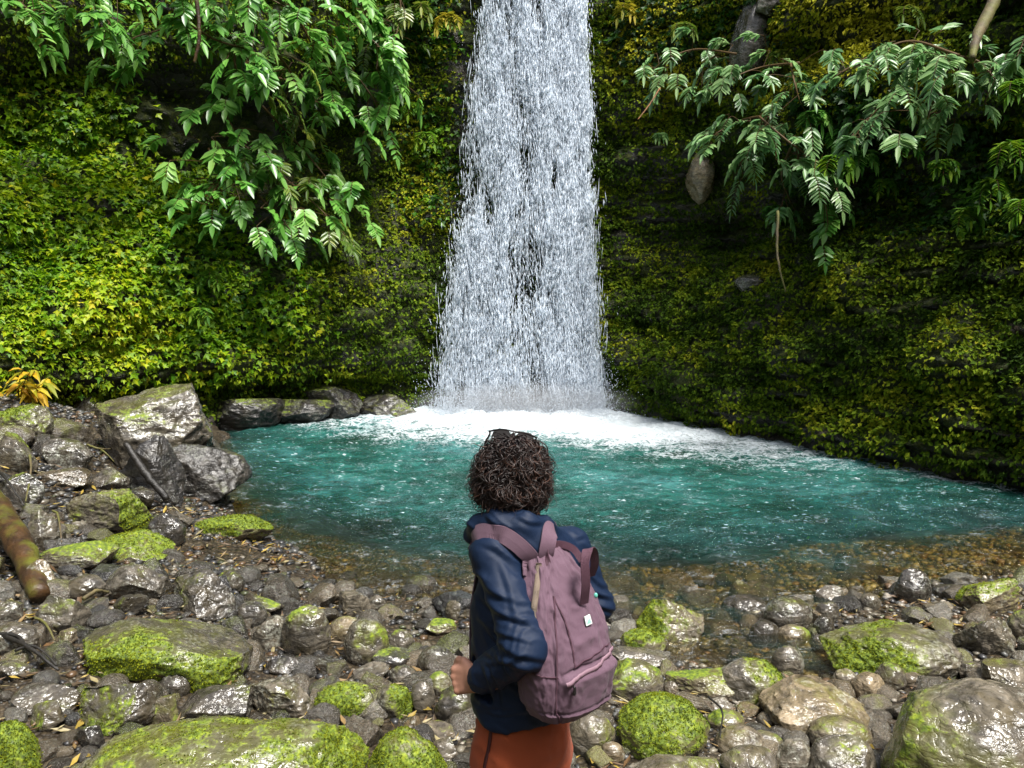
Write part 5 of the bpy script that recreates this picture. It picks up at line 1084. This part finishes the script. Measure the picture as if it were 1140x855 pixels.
def folds(P, N):
    def limb(a, b, r, amp_fn, f1, seed):
        d = b - a; L = np.linalg.norm(d); u = d / L; t = (P - a) @ u / L; q = P - a - np.outer((P - a) @ u, u); rr = np.linalg.norm(q, axis=1)
        e1 = normalize(np.cross(u, UP)); e2 = np.cross(u, e1); an = np.arctan2(q @ e2, q @ e1)
        m = sstep(r * 1.9, r * 1.25, rr) * sstep(-.15, .1, t) * sstep(1.15, .95, t)
        X = np.stack([t * L * f1 + .8 * np.sin(an + seed), np.cos(an) * 1.1, np.sin(an) * 1.1], 1); q = t * L / .042 + 2.0 * np.sin(an + seed) + 1.6 * pnoise(X * .5 + seed, seed); rd = (.5 + .5 * np.cos(2 * np.pi * q)) ** 2.2; q2 = t * L / .023 - 2.6 * np.sin(an + 2.1 * seed) + 1.1 * pnoise(X * .8, seed + 3); rd2 = (.5 + .5 * np.cos(2 * np.pi * q2)) ** 2.5; return .22 * m * amp_fn(t) * (rd * np.clip(.45 + 1.3 * pnoise(X * .45 + 9, seed + 5), 0, 1.2) + .45 * rd2 * np.clip(.2 + 1.5 * pnoise(X * .6 + 4, seed + 6), 0, 1) - .25)
    o = limb(SL_, EL_, .07, lambda t: .004 + .010 * sstep(.35, 1, t) + .004 * sstep(.3, 0, t), 13, 3) + limb(EL_, WL_, .066, lambda t: .013 - .004 * t, 15, 5)
    o += limb(SR_, ER_, .064, lambda t: .003 + .010 * sstep(.4, 1, t), 15, 7)
    o += .005 * np.clip(1 - np.abs(pnoise(P @ np.array([[1, 0, .5], [0, 1, .4], [.2, .2, 1]]) * [7, 7, 12], 401)) * 3, 0, 1) ** 1.5 + .001 * fbm(P * 38, 2, 403)
    o += .007 * fbm(P @ np.array([[1, 0, .6], [0, 1, .3], [.2, .2, 1]]) * [6, 6, 22], 2, 405, ridged=True) * sstep(C1[2], C0[2], P[:, 2])
    # drawn creases of the nylon, traced along the sleeve and then modelled as ridges
    qx, qy = project(P); face = (N @ normalize(CAMP - P.mean(0))) > -.1; near = face * 1.0
    def crease(pts, amp, w):
        c = spline([(a, b, 0) for a, b in pts], 24)[:, :2]; tg = normalize(np.gradient(c, axis=0)); L_ = np.stack([qx, qy], 1); sel = (qx > c[:, 0].min() - 14) & (qx < c[:, 0].max() + 14) & (qy > c[:, 1].min() - 14) & (qy < c[:, 1].max() + 14) & face
        D_ = L_[sel][:, None] - c[None]; d2 = (D_ ** 2).sum(-1); k = d2.argmin(1); s = D_[np.arange(len(k)), k]; sd = s[:, 0] * -tg[k, 1] + s[:, 1] * tg[k, 0]; al = np.abs((s * tg[k]).sum(1)); fade = np.exp(-(al / w) ** 2) * np.sin(np.pi * np.clip((k + 1) / 25, 0, 1)) ** .5
        v = np.zeros(len(P)); v[sel] = amp * fade * (1.1 * np.exp(-((sd + .7 * w) / w) ** 2) - 1.0 * np.exp(-((sd - .7 * w) / (.8 * w)) ** 2)); return v
    for pts, a, w in CREASES: o = o + crease(pts, a * .001, w)
    return o
CREASES = [([(536, 606), (556, 616), (582, 642)], 4, 4), ([(533, 640), (546, 660), (582, 674)], 5, 4), ([(537, 668), (557, 685), (600, 699)], 6, 4), ([(534, 690), (556, 706), (590, 716)], 4, 3.2), ([(543, 702), (568, 728), (604, 736)], 5, 4),
 ([(541, 728), (575, 744), (604, 746)], 4, 3.6), ([(548, 745), (556, 768), (560, 792)], 6, 3.6), ([(537, 742), (545, 760), (549, 784)], 5, 3), ([(560, 742), (574, 760), (600, 768)], 5, 3.6), ([(545, 740), (566, 738), (585, 730)], 5, 3), ([(556, 628), (566, 660), (572, 690)], 3.5, 4),
 ([(565, 765), (580, 775), (596, 778)], 4, 3), ([(527, 640), (524, 680), (527, 725)], 4, 3), ([(655, 640), (668, 652), (682, 656)], 4, 3), ([(650, 655), (668, 664), (686, 668)], 5, 3), ([(655, 672), (670, 677), (685, 681)], 5, 2.6), ([(632, 592), (642, 600), (650, 598)], 5, 3), ([(540, 575), (552, 585), (575, 590)], 4, 3), ([(575, 575), (590, 583), (606, 584)], 4, 3),
 ([(535, 790), (560, 797), (600, 790)], 4, 3), ([(532, 780), (545, 788), (570, 790)], 4, 3)]
def mat_cloth(name, c, rough, weave, wstr, sheen=0.0, var=.12, spec=.4, crease=0):
    g = G(name); tc = g('TexCoord').outputs['Object']; n = g.noise(tc, 5, 5); c_ = g.mix(n, tuple(x * (1 - var) for x in c), tuple(x * (1 + var) for x in c))
    wv = g('TexWave', {'wave_type': 'BANDS', 'bands_direction': 'DIAGONAL'}, Vector=tc, Scale=weave, Distortion=.5).outputs['Fac']
    b = g.bump(wv, wstr, .0006)
    if crease:
        cv = g('TexNoise', {'noise_type': 'RIDGED_MULTIFRACTAL'}, Vector=g('Mapping', None, Vector=tc, Rotation=(.5, .6, .3), Scale=(1, 1, 2.4)).outputs[0], Scale=crease, Detail=3, Distortion=.6).outputs['Fac']; b = g.bump(cv, .35, .004, b)
    b = g.bump(g.noise(tc, 60, 4), .25, .002, b)
    return g.done(g('BsdfPrincipled', None, Base_Color=c_, Roughness=rough, Sheen_Weight=sheen, Specular_IOR_Level=spec, Normal=b).outputs[0])
M_JACKET = mat_cloth('navy_nylon', (.006, .015, .040), .55, 420, .25, 0, .2, .22, 5)
M_TROUS = mat_cloth('rust_cotton', (.34, .072, .026), .85, 500, .4, .1, .12, .2, 5)
M_PACK = mat_cloth('mauve_canvas', (.128, .073, .104), .70, 460, .5, .1, .12, .3, 5)
M_PACKD = mat_cloth('mauve_webbing', (.105, .050, .072), .65, 700, .8, 0, .1, .3)
M_ZIP = mat_cloth('zip_tape', (.22, .17, .13), .6, 900, .8, 0, .1, .3)
M_SKIN = simple_mat('skin', (.50, .25, .17), .5, .4, (70, .2, .001), .1)
M_BLACK = simple_mat('black_plastic', (.012, .010, .010), .3, .5)
M_LENS = simple_mat('dark_lens', (.004, .003, .003), .25, .12); M_BOOT = simple_mat('boot_leather', (.07, .045, .03), .6)
ROOT = np.array([C0[0], C0[1], GZ]); person = tag(empty('person', ROOT), 'person with dark curly hair, navy jacket and rust trousers seen from behind', 'person')
def put(o, par=person, root=ROOT):
    o.data.transform(Matrix.Translation(-Vector(root))); o.parent = par; return o
V, F = surfnets(jacket_cut, (-.22, 1.98, C0[2] - .03), (.42, 2.85, J(580, 560)[2] + .03), .0052)
V = sm_laplace(V, F, 5, .5); N = vnormals(V, F); V = V + N * (folds(V, N) * sstep(C0[2], C0[2] + .02, V[:, 2]))[:, None]; V = sm_laplace(V, F, 1, .35)
put(mesh_np('jacket', V, F, M_JACKET))
def project_to(P, fn, off):
    P = np.array(P, float)
    for _ in range(25):
        d = fn(P); e = 1e-3; g_ = np.stack([(fn(P + np.eye(3)[k] * e) - fn(P - np.eye(3)[k] * e)) / (2 * e) for k in range(3)], 1); g_ = normalize(g_); P = P - .7 * (d - off)[:, None] * g_
    return P, g_
def ribbon(mb, C_, Wd, Nn, w, th):
    """C centre line, Wd across, Nn outward"""
    a, b = C_ - Wd * w / 2, C_ + Wd * w / 2; n = len(C_); V = np.stack([a, a + Nn * th * .8, C_ + Nn * th, b + Nn * th * .8, b, C_ - Nn * th * .1], 1).reshape(-1, 3); i = np.arange(n * 6).reshape(n, 6); j = np.roll(i, -1, 1)
    mb.add(V, [np.stack([i[:-1].ravel(), i[1:].ravel(), j[1:].ravel(), j[:-1].ravel()], 1), np.vstack([i[0][None, ::-1], i[-1][None]])]); return mb
# ---- trousers
HP = C0 + UP * -.02
def trousers(P):
    kL, kR = ROOT + RT * -.085 + UP * .47 + FW * .02, ROOT + RT * .085 + UP * .47 + FW * .02; hL, hR = HP - RT * .072 - UP * .03, HP + RT * .072 - UP * .03; fL, fR = ROOT - RT * .095 + UP * .08, ROOT + RT * .095 + UP * .08
    d = column(P, [HP + UP * -.14, HP + UP * -.03, HP + UP * .06, HP + UP * .10], [.125, .148, .135, .125], [.105, .116, .105, .095])
    for h_, k_, f_ in ((hL, kL, fL), (hR, kR, fR)):
        l = smin(cone(P, h_ - UP * .05, k_, .092, .072), cone(P, k_, f_, .072, .062), .03); d = smin(d, l, .03)
    return np.maximum(d, ROOT[2] + .07 - P[:, 2])
V, F = surfnets(trousers, (ROOT[0] - .3, ROOT[1] - .3, ROOT[2] + .04), (ROOT[0] + .3, ROOT[1] + .3, HP[2] + .12), .009)
V = sm_laplace(V, F, 3); N = vnormals(V, F); V = V + N * (.008 * fbm(V * [9, 9, 5], 3, 411, ridged=True) + .005 * np.clip(1 - np.abs(pnoise(V @ np.array([[1, 0, .6], [0, 1, -.5], [.3, .3, 1]]) * [9, 9, 16], 413)) * 3, 0, 1) ** 1.4)[:, None]
tr = put(mesh_np('trousers', V, F, M_TROUS))
pc = spline([J(550, 806, -.10), J(549, 830, -.10), J(546, 862, -.10), J(544, 900, -.10)], 40); pc, pn = project_to(pc, trousers, .004)
mb = MB(); ribbon(mb, pc, normalize(np.cross(np.gradient(pc, axis=0), pn)), pn, .010, .004); o = mb.build('side_seam', mat_cloth('dark_tape', (.05, .008, .008), .6, 500, .3)); put(o); 
# ---- boots
for s in (-1, 1):
    f0 = ROOT + RT * .095 * s + FW * -.01
    def boot(P, f0=f0):
        d = smin(cone(P, f0 + UP * .045 - FW * .05, f0 + UP * .035 + FW * .15, .042, .036), cone(P, f0 + UP * .05 - FW * .04, f0 + UP * .14 - FW * .03, .045, .05), .03); return np.maximum(d, f0[2] + .002 - P[:, 2])
    V, F = surfnets(boot, f0 + np.array([-.25, -.25, -.02]), f0 + np.array([.25, .25, .24]), .009); put(mesh_np('boot', sm_laplace(V, F, 2), F, M_BOOT))
# ---- body: head, neck, core and hands
HF = normalize(np.array([-0.12, 0.98, 0.10])); HR_ = normalize(np.cross(HF, UP)); HU = np.cross(HR_, HF)
def hcoord(x, y, z): return HD + HR_ * x + HF * y + HU * z
def body(P):
    d = ell(P, hcoord(0, .0, .012), (.070, .088, .086), (HR_, HF, HU)); d = smin(d, ell(P, hcoord(0, .045, -.055), (.052, .055, .062), (HR_, HF, HU)), .03)
    d = smin(d, cone(P, hcoord(0, .092, .012), hcoord(0, .112, -.020), .009, .014), .012); d = smin(d, cone(P, hcoord(-.022, .090, -.058), hcoord(.022, .090, -.058), .007, .007), .008)
    for s in (-1, 1):
        d = smin(d, ell(P, hcoord(.078 * s, -.008, -.012), (.010, .020, .032), (HR_, HF, HU)), .006); d = np.maximum(d, -ell(P, hcoord(.031 * s, .096, .014), (.016, .010, .009), (HR_, HF, HU))); d = np.minimum(d, ell(P, hcoord(.031 * s, .082, .014), (.013, .013, .012), (HR_, HF, HU)))
    d = smin(d, cone(P, hcoord(0, -.015, -.06), NK - UP * .03, .056, .060), .02)
    d = smin(d, column(P, [C0 - UP * .05, C1, C2, C3, C4], [.12, .12, .125, .12, .06], [.085, .09, .095, .085, .05]), .03)
    for s_, e_, w_ in ((SL_, EL_, WL_), (SR_, ER_, WR_)): d = smin(smin(d, cone(P, s_, e_, .045, .036), .02), cone(P, e_, w_, .036, .027), .01)
    return d
V, F = surfnets(body, (-.20, 2.0, C0[2] - .08), (.36, 2.78, HD[2] + .13), .008); V = sm_laplace(V, F, 1, .4); mbB = MB(); mbB.add(V, F)
def hand(W0, dirv, palmn, thumb):
    """wrist, direction of the hand, normal out of the back of the hand, side of the thumb"""
    dirv = normalize(dirv); palmn = normalize(palmn - dirv * (palmn @ dirv)); sd_ = normalize(np.cross(dirv, palmn)); sd_ = sd_ * np.sign(sd_ @ thumb); Q = W0 + dirv * .045
    prim = [(W0 - dirv * .05, W0 + dirv * .01, .028, .026)]; pal = []
    for k, (off, ln) in enumerate(((.030, .88), (.010, 1.0), (-.010, .94), (-.029, .76))):
        kn = W0 + dirv * (.088 - .004 * abs(k - 1)) + sd_ * off; pal.append((W0 + dirv * .012 + sd_ * off * .6, kn, .0165, .0125))
        a1 = .95 + .08 * k; p1 = kn + (dirv * math.cos(a1) - palmn * math.sin(a1)) * .044 * ln; a2 = 2.2; p2 = p1 + (dirv * math.cos(a2) - palmn * math.sin(a2)) * .028 * ln; a3 = 3.0; p3 = p2 + (dirv * math.cos(a3) - palmn * math.sin(a3)) * .020 * ln
        prim += [(kn, p1, .0108, .0095), (p1, p2, .0095, .0085), (p2, p3, .0085, .0075)]
    t0 = W0 + dirv * .025 + sd_ * .026; t1 = t0 + dirv * .030 + sd_ * .022 - palmn * .010; t2 = t1 + dirv * .030 + sd_ * .004 - palmn * .014; t3 = t2 + dirv * .020 - sd_ * .006 - palmn * .012
    th = [(t0, t1, .016, .0125), (t1, t2, .0122, .0108), (t2, t3, .0105, .0085)]
    def fn(P):
        d = np.full(len(P), 9.0)
        for a in pal: d = smin(d, cone(P, *a), .009)
        for a in pal: d = smin(d, ell(P, a[1] + palmn * .004, (.0115, .0115, .0115)), .004)
        d = smin(d, cone(P, *prim[0]), .02)
        for i in range(4):
            f = np.full(len(P), 9.0)
            for a in prim[1 + 3 * i:4 + 3 * i]: f = smin(f, cone(P, *a), .004)
            d = smin(d, f, .004)
        f = np.full(len(P), 9.0)
        for a in th: f = smin(f, cone(P, *a), .006)
        return smin(d, f, .010)
    V, F = surfnets(fn, W0 - .13, W0 + .15, .0034); V = sm_laplace(V, F, 2, .4); mbB.add(V, F)
hand(WL_ + (WL_ - EL_) * .02, normalize(WL_ - EL_) * .45 + np.array([-.62, .25, .02]), np.array([-.35, -.90, .25]), np.array([.1, .2, 1.0]))
hand(WR_, normalize(WR_ - ER_) * .6 + np.array([-.5, .1, 0.0]), np.array([.2, .95, .3]), np.array([0, 0, 1.0]))
put(mbB.build('body', M_SKIN))
# ---- hair
def hair():
    r_ = np.random.default_rng(8); c0 = J(570, 527, .0); RX, RY, RZ = .092, .100, .128
    def lump(th, ph): th, ph = np.broadcast_arrays(np.asarray(th, float), np.asarray(ph, float)); return fbm(np.stack([th * 2.2, np.cos(ph) * 2, np.sin(ph) * 2], -1).reshape(-1, 3), 2, 9).reshape(th.shape)
    def pt(th, ph, k): 
        s = np.sin(th); s = np.where(th > np.pi / 2, np.abs(s) ** .62, s ** .92); cz = np.cos(th); cz = np.where(cz < 0, cz * .92, cz); s = s * (.82 + .31 * sstep(.3, 1.9, th)) * (1 + .23 * lump(th, ph)); return c0 + np.stack([RX * k * s * np.cos(ph), RY * k * s * np.sin(ph), RZ * k * cz], -1)
    mb = MB(); th = np.linspace(.02, 2.55, 40); ph = np.linspace(0, 2 * np.pi, 60); T, Pn = np.meshgrid(th, ph, indexing='ij'); k = .80 + .05 * fbm(np.stack([T * 5, np.cos(Pn) * 3, np.sin(Pn) * 3], -1).reshape(-1, 3), 2, 5); k = k * np.where((np.sin(Pn.ravel()) > .55) & (T.ravel() > 1.0), .70, 1)
    mb.add(pt(T.ravel(), Pn.ravel(), k), grid_faces(40, 60), (.012, .007, .005))
    for i in range(2300):
        fly = i > 2080; ph0 = r_.uniform(0, 2 * np.pi); t0 = math.acos(1 - r_.random() * 1.25) * .95; ln = r_.uniform(.5, 1.15)
        if math.sin(ph0) > .5 and t0 > .9: continue
        n = 34; tt = np.linspace(0, 1, n); th = np.minimum(t0 + ln * tt * (1.0 if t0 > .5 else 1.4), 2.50 + r_.normal(0, .14)); k = .82 + (.20 + .11 * r_.normal()) * tt ** .7 + (.14 * tt ** 2 if fly else 0)
        phs = ph0 + .18 * np.sin(tt * 3 + r_.uniform(0, 6)) ; c = pt(th, phs, k); tg = normalize(np.gradient(c, axis=0) + 1e-7); nr = normalize(c - c0); bi = np.cross(tg, nr)
        amp = (.002 + r_.uniform(.006, .015) * sstep(.05, .5, tt)) * (.45 + .55 * sstep(.3, 1.1, th)); w = r_.uniform(2.6, 6.0) * ln * 2 * np.pi / .8 * .55; hp = tt * w + r_.uniform(0, 6.28); c = c + amp[:, None] * (np.cos(hp)[:, None] * nr + np.sin(hp)[:, None] * bi * r_.choice([-1, 1]))
        rr = (.0006 if fly else r_.uniform(.0007, .0024)) * (1 - .6 * tt ** 3); q = np.clip(r_.normal(.32, .22), 0, 1); col_ = lerp3(np.clip(q + .30 * (tt - .4), 0, 1), (.005, .003, .003), (.018, .009, .007), (.085, .036, .020)); mb.tube(c, rr, 4, np.repeat(col_, 4, 0), cap=False)
    g = G('curly_hair'); cc = g.attr('tint').outputs['Color']; m = g.done(g('BsdfPrincipled', None, Base_Color=cc, Roughness=.42, Specular_IOR_Level=.45).outputs[0]); return put(mb.build('hair', m))
hair()
# ---- sunglasses pushed up on the head
GR = J(570, 482, -.02); gl = tag(empty('sunglasses', GR), 'dark sunglasses pushed up on top of the curly head', 'sunglasses')
def gput(o): return put(o, gl, GR)
mb = MB(); A, B_ = J(545, 480, -.015), J(597, 487, -.015)
mb.tube(spline([A, J(558, 478, -.03), J(571, 480, -.035), J(584, 482, -.03), B_], 20), .0026, 6); gput(mb.build('frame_bar', M_BLACK))
for a, b in ((A, (540, 500, .03)), (B_, (600, 506, .03))): mb = MB(); mb.tube(spline([a, a + [0, .015, -.012], J(b[0], (b[1] + 482) / 2 + 2, .015), J(*b)], 12), .0028, 6); gput(mb.build('temple', M_BLACK))
for s in (-1, 1):
    mb = MB(); c = (A + B_) / 2 + (B_ - A) * .25 * s + np.array([0, .034, -.012]); a = np.linspace(0, 2 * np.pi, 24, endpoint=False); rim = c + np.stack([np.cos(a) * .026, np.sin(a) * .019 * .6, np.sin(a) * .012 + 0 * a], 1)
    mb.add(np.vstack([rim, rim + [0, .0, .003]]), [np.stack([np.arange(24), (np.arange(24) + 1) % 24, (np.arange(24) + 1) % 24 + 24, np.arange(24) + 24], 1), np.arange(24)[None, ::-1], np.arange(24, 48)[None]]); gput(mb.build('lens', M_LENS, smooth=False))

# ================================================================== backpack
BO = J(582, 790, -.03) + BK * .095; BO[2] = J(605, 806, -.24)[2]; HB = J(625, 607, -.12)[2] - BO[2]
pack = tag(empty('backpack', BO), 'mauve canvas backpack with loop handles worn on the back', 'backpack')
def bput(o): return put(o, pack, BO)
def bsurf(th, w, off=0.0):
    th = np.asarray(th, float); w = np.asarray(w, float); s = w
    a = np.interp(s, [0, .03, .12, .3, .5, .72, .88, .96, 1], [.078, .102, .122, .130, .126, .102, .070, .052, .024]); d = np.interp(s, [0, .03, .12, .3, .5, .72, .9, 1], [.10, .145, .168, .182, .165, .122, .075, .035])
    c, sn = np.cos(th), np.sin(th); e = .70; u = a * np.sign(c) * np.abs(c) ** e; v = d * .5 * (1 + np.sign(sn) * np.abs(sn) ** e)
    lean = -.035 * s + .02 * (1 - s) * (s < .1); P = BO + u[:, None] * RT + (v + lean * .6)[:, None] * BK + (s * HB)[:, None] * UP
    n = normalize((u / a ** 2)[:, None] * RT + ((v - d * .5) / (d * .5) ** 2)[:, None] * BK + 1e-6)
    fo_ = .010 * fbm(np.stack([c * 2.2, sn * 2.2, s * 5], 1), 3, 501, ridged=True) * (.5 + s) + .004 * fbm(np.stack([c * 6, sn * 6, s * 9 + c * 3], 1), 2, 503, ridged=True)
    # sewn lines pull the cloth in
    deg = np.degrees(th) % 360; sm = .0
    for l0, ww in ((128, 2.2),): sm = sm + np.exp(-((deg - l0 - 6 * np.sin(s * 4)) / ww) ** 2) * (s < .78)
    pk = np.exp(-((s - (.335 + .03 * np.cos(np.radians((deg - 85) * 2)))) / .010) ** 2) * sstep(126, 118, deg) * sstep(30, 40, deg)
    pb = sstep(.36, .30, s) * sstep(.02, .12, s) * sstep(128, 112, deg) * sstep(20, 45, deg)
    return P + n * (fo_ + off - .005 * sm + .012 * pb - .006 * pk)[:, None]
nt, nw = 160, 120; TH, WW = np.meshgrid(np.linspace(0, 2 * np.pi, nt), np.linspace(0, 1, nw), indexing='ij'); V = bsurf(TH.ravel(), WW.ravel()); F = grid_faces(nt, nw)
mb = MB(); mb.add(V, F); cb = V.reshape(nt, nw, 3)
for w_ in (0, nw - 1):
    c = cb[:, w_].mean(0); ring = cb[:, w_]; k = np.arange(nt - 1); 
    for q in range(4): pass
    lv = [ring * (1 - f) + c * f + UP * (-.018 if w_ == 0 else .012) * math.sin(f * 1.57) for f in (0, .3, .65, .999)]; mb.add(np.vstack(lv), grid_faces(4, nt))
bag = bput(mb.build('bag', M_PACK))
def curve_on(pts, off, n=40): p = spline([(a, b, 0) for a, b in pts], n); P = bsurf(np.radians(p[:, 0]), p[:, 1], off); return P
def sew(name, pts, w, th, mat, off=.001, n=40):
    P = curve_on(pts, off, n); Q = curve_on(pts, off + .01, n); nn = normalize(Q - P); mb = MB(); ribbon(mb, P, normalize(np.cross(np.gradient(P, axis=0), nn)), nn, w, th); return bput(mb.build(name, mat))
sew('zipper', [(176, .36), (172, .50), (166, .66), (158, .80), (150, .93)], .016, .003, M_ZIP, .002)
sew('seam', [(131, .02), (134, .2), (130, .4), (124, .6), (118, .76)], .004, .0025, M_PACKD)
sew('seam', [(118, .76), (108, .64), (104, .5), (103, .37)], .004, .0025, M_PACKD)
sew('seam', [(232, .34), (200, .35), (165, .345), (130, .335)], .0035, .002, M_PACKD)
sew('seam', [(104, .37), (90, .40), (70, .42), (50, .42)], .0035, .002, M_PACKD)
sew('pocket_zipper', [(120, .305), (105, .325), (85, .345), (65, .365), (45, .385)], .013, .004, mat_cloth('pocket_lip', (.26, .16, .20), .5, 600, .4), .004)
zp = curve_on([(112, .30), (111, .28), (112, .25)], .010, 6); mb = MB(); mb.tube(zp, [.003, .004, .004, .004, .005, .005], 6); bput(mb.build('zip_pull', M_BLACK))
lb = MB(); th4 = np.radians([88, 80]); ws_ = (.575, .625); G_ = np.array([bsurf(np.array([t]), np.array([w]), .005)[0] for t in th4 for w in ws_]); G2 = np.array([bsurf(np.array([t]), np.array([w]), .0075)[0] for t in th4 for w in ws_])
lb.add(np.vstack([G_, G2]), [np.array([(4, 5, 7, 6), (0, 2, 3, 1), (0, 1, 5, 4), (1, 3, 7, 5), (3, 2, 6, 7), (2, 0, 4, 6)])]); lab_ = bput(lb.build('label', simple_mat('label_cloth', (.62, .70, .66), .7), smooth=False))
o_ = G2.mean(0); eu = (G2[2] - G2[0]) * .5; ew = (G2[1] - G2[0]) * .5; nn = normalize(np.cross(eu, ew)); nn = nn * np.sign(nn @ BK)
em = MB(); q = [(-.7, -.65), (.65, -.65), (.35, .35), (-.15, .1)]; em.add(np.array([o_ + eu * a + ew * b + nn * .0010 for a, b in q] + [o_ + eu * a + ew * b + nn * .0018 for a, b in q]), [np.array([(4, 5, 6, 7), (0, 1, 5, 4), (1, 2, 6, 5), (2, 3, 7, 6), (3, 0, 4, 7)])]); e_ = em.build('emblem', simple_mat('label_print', (.25, .50, .42), .6), smooth=False); bput(e_)
sp = MB(); c = bsurf(np.radians([42.]), np.array([.69]), .004)[0]; Vs, Fs = ico(2); sp.add(Vs * [.006, .004, .008] + c, Fs); bput(sp.build('teal_tab', simple_mat('teal_plastic', (.12, .45, .36), .4)))
# straps follow the jacket
def strap(pts, w, name='shoulder_strap', off=.003, n=90):
    C_ = spline([J(*p) for p in pts], n); P, g_ = project_to(C_, jacket, off + .004); P = sm_laplace_line(P, 3); mb = MB(); W_ = normalize(np.cross(np.gradient(P, axis=0), g_)); ribbon(mb, P, W_, g_, w, .0045); return bput(mb.build(name, M_PACK, smooth=False))
def sm_laplace_line(P, k):
    for _ in range(k): P = np.vstack([P[:1], (P[:-2] + P[1:-1] * 2 + P[2:]) / 4, P[-1:]])
    return P
strap([(606, 642, -.20), (590, 622, -.19), (572, 604, -.17), (555, 594, -.15), (541, 596, -.10), (532, 606, -.04), (525, 628, .02), (520, 665, .04), (519, 705, .04), (519, 738, .04)], .046)
strap([(613, 640, -.18), (611, 618, -.17), (608, 600, -.13), (603, 588, -.06), (606, 590, .02), (615, 620, .12)], .046)
def loop(name, pts, w, mat, wd):
    C_ = spline([J(*p) for p in pts], 40); tg = normalize(np.gradient(C_, axis=0)); wd = np.asarray(wd, float); W_ = normalize(wd - tg * (tg @ wd)[:, None]); N_ = np.cross(W_, tg); mb = MB(); ribbon(mb, C_, W_, N_, w, .003); return bput(mb.build(name, mat, smooth=False))
loop('carry_handle', [(650, 672, -.19), (652, 650, -.21), (651, 625, -.215), (655, 612, -.19), (661, 616, -.15), (662, 630, -.12), (658, 642, -.10)], .026, M_PACKD, (1, .45, .15))
loop('carry_handle', [(611, 640, -.17), (609, 622, -.16), (613, 609, -.14), (624, 606, -.11), (638, 611, -.09), (648, 624, -.09)], .020, M_PACKD, (.3, .2, 1))
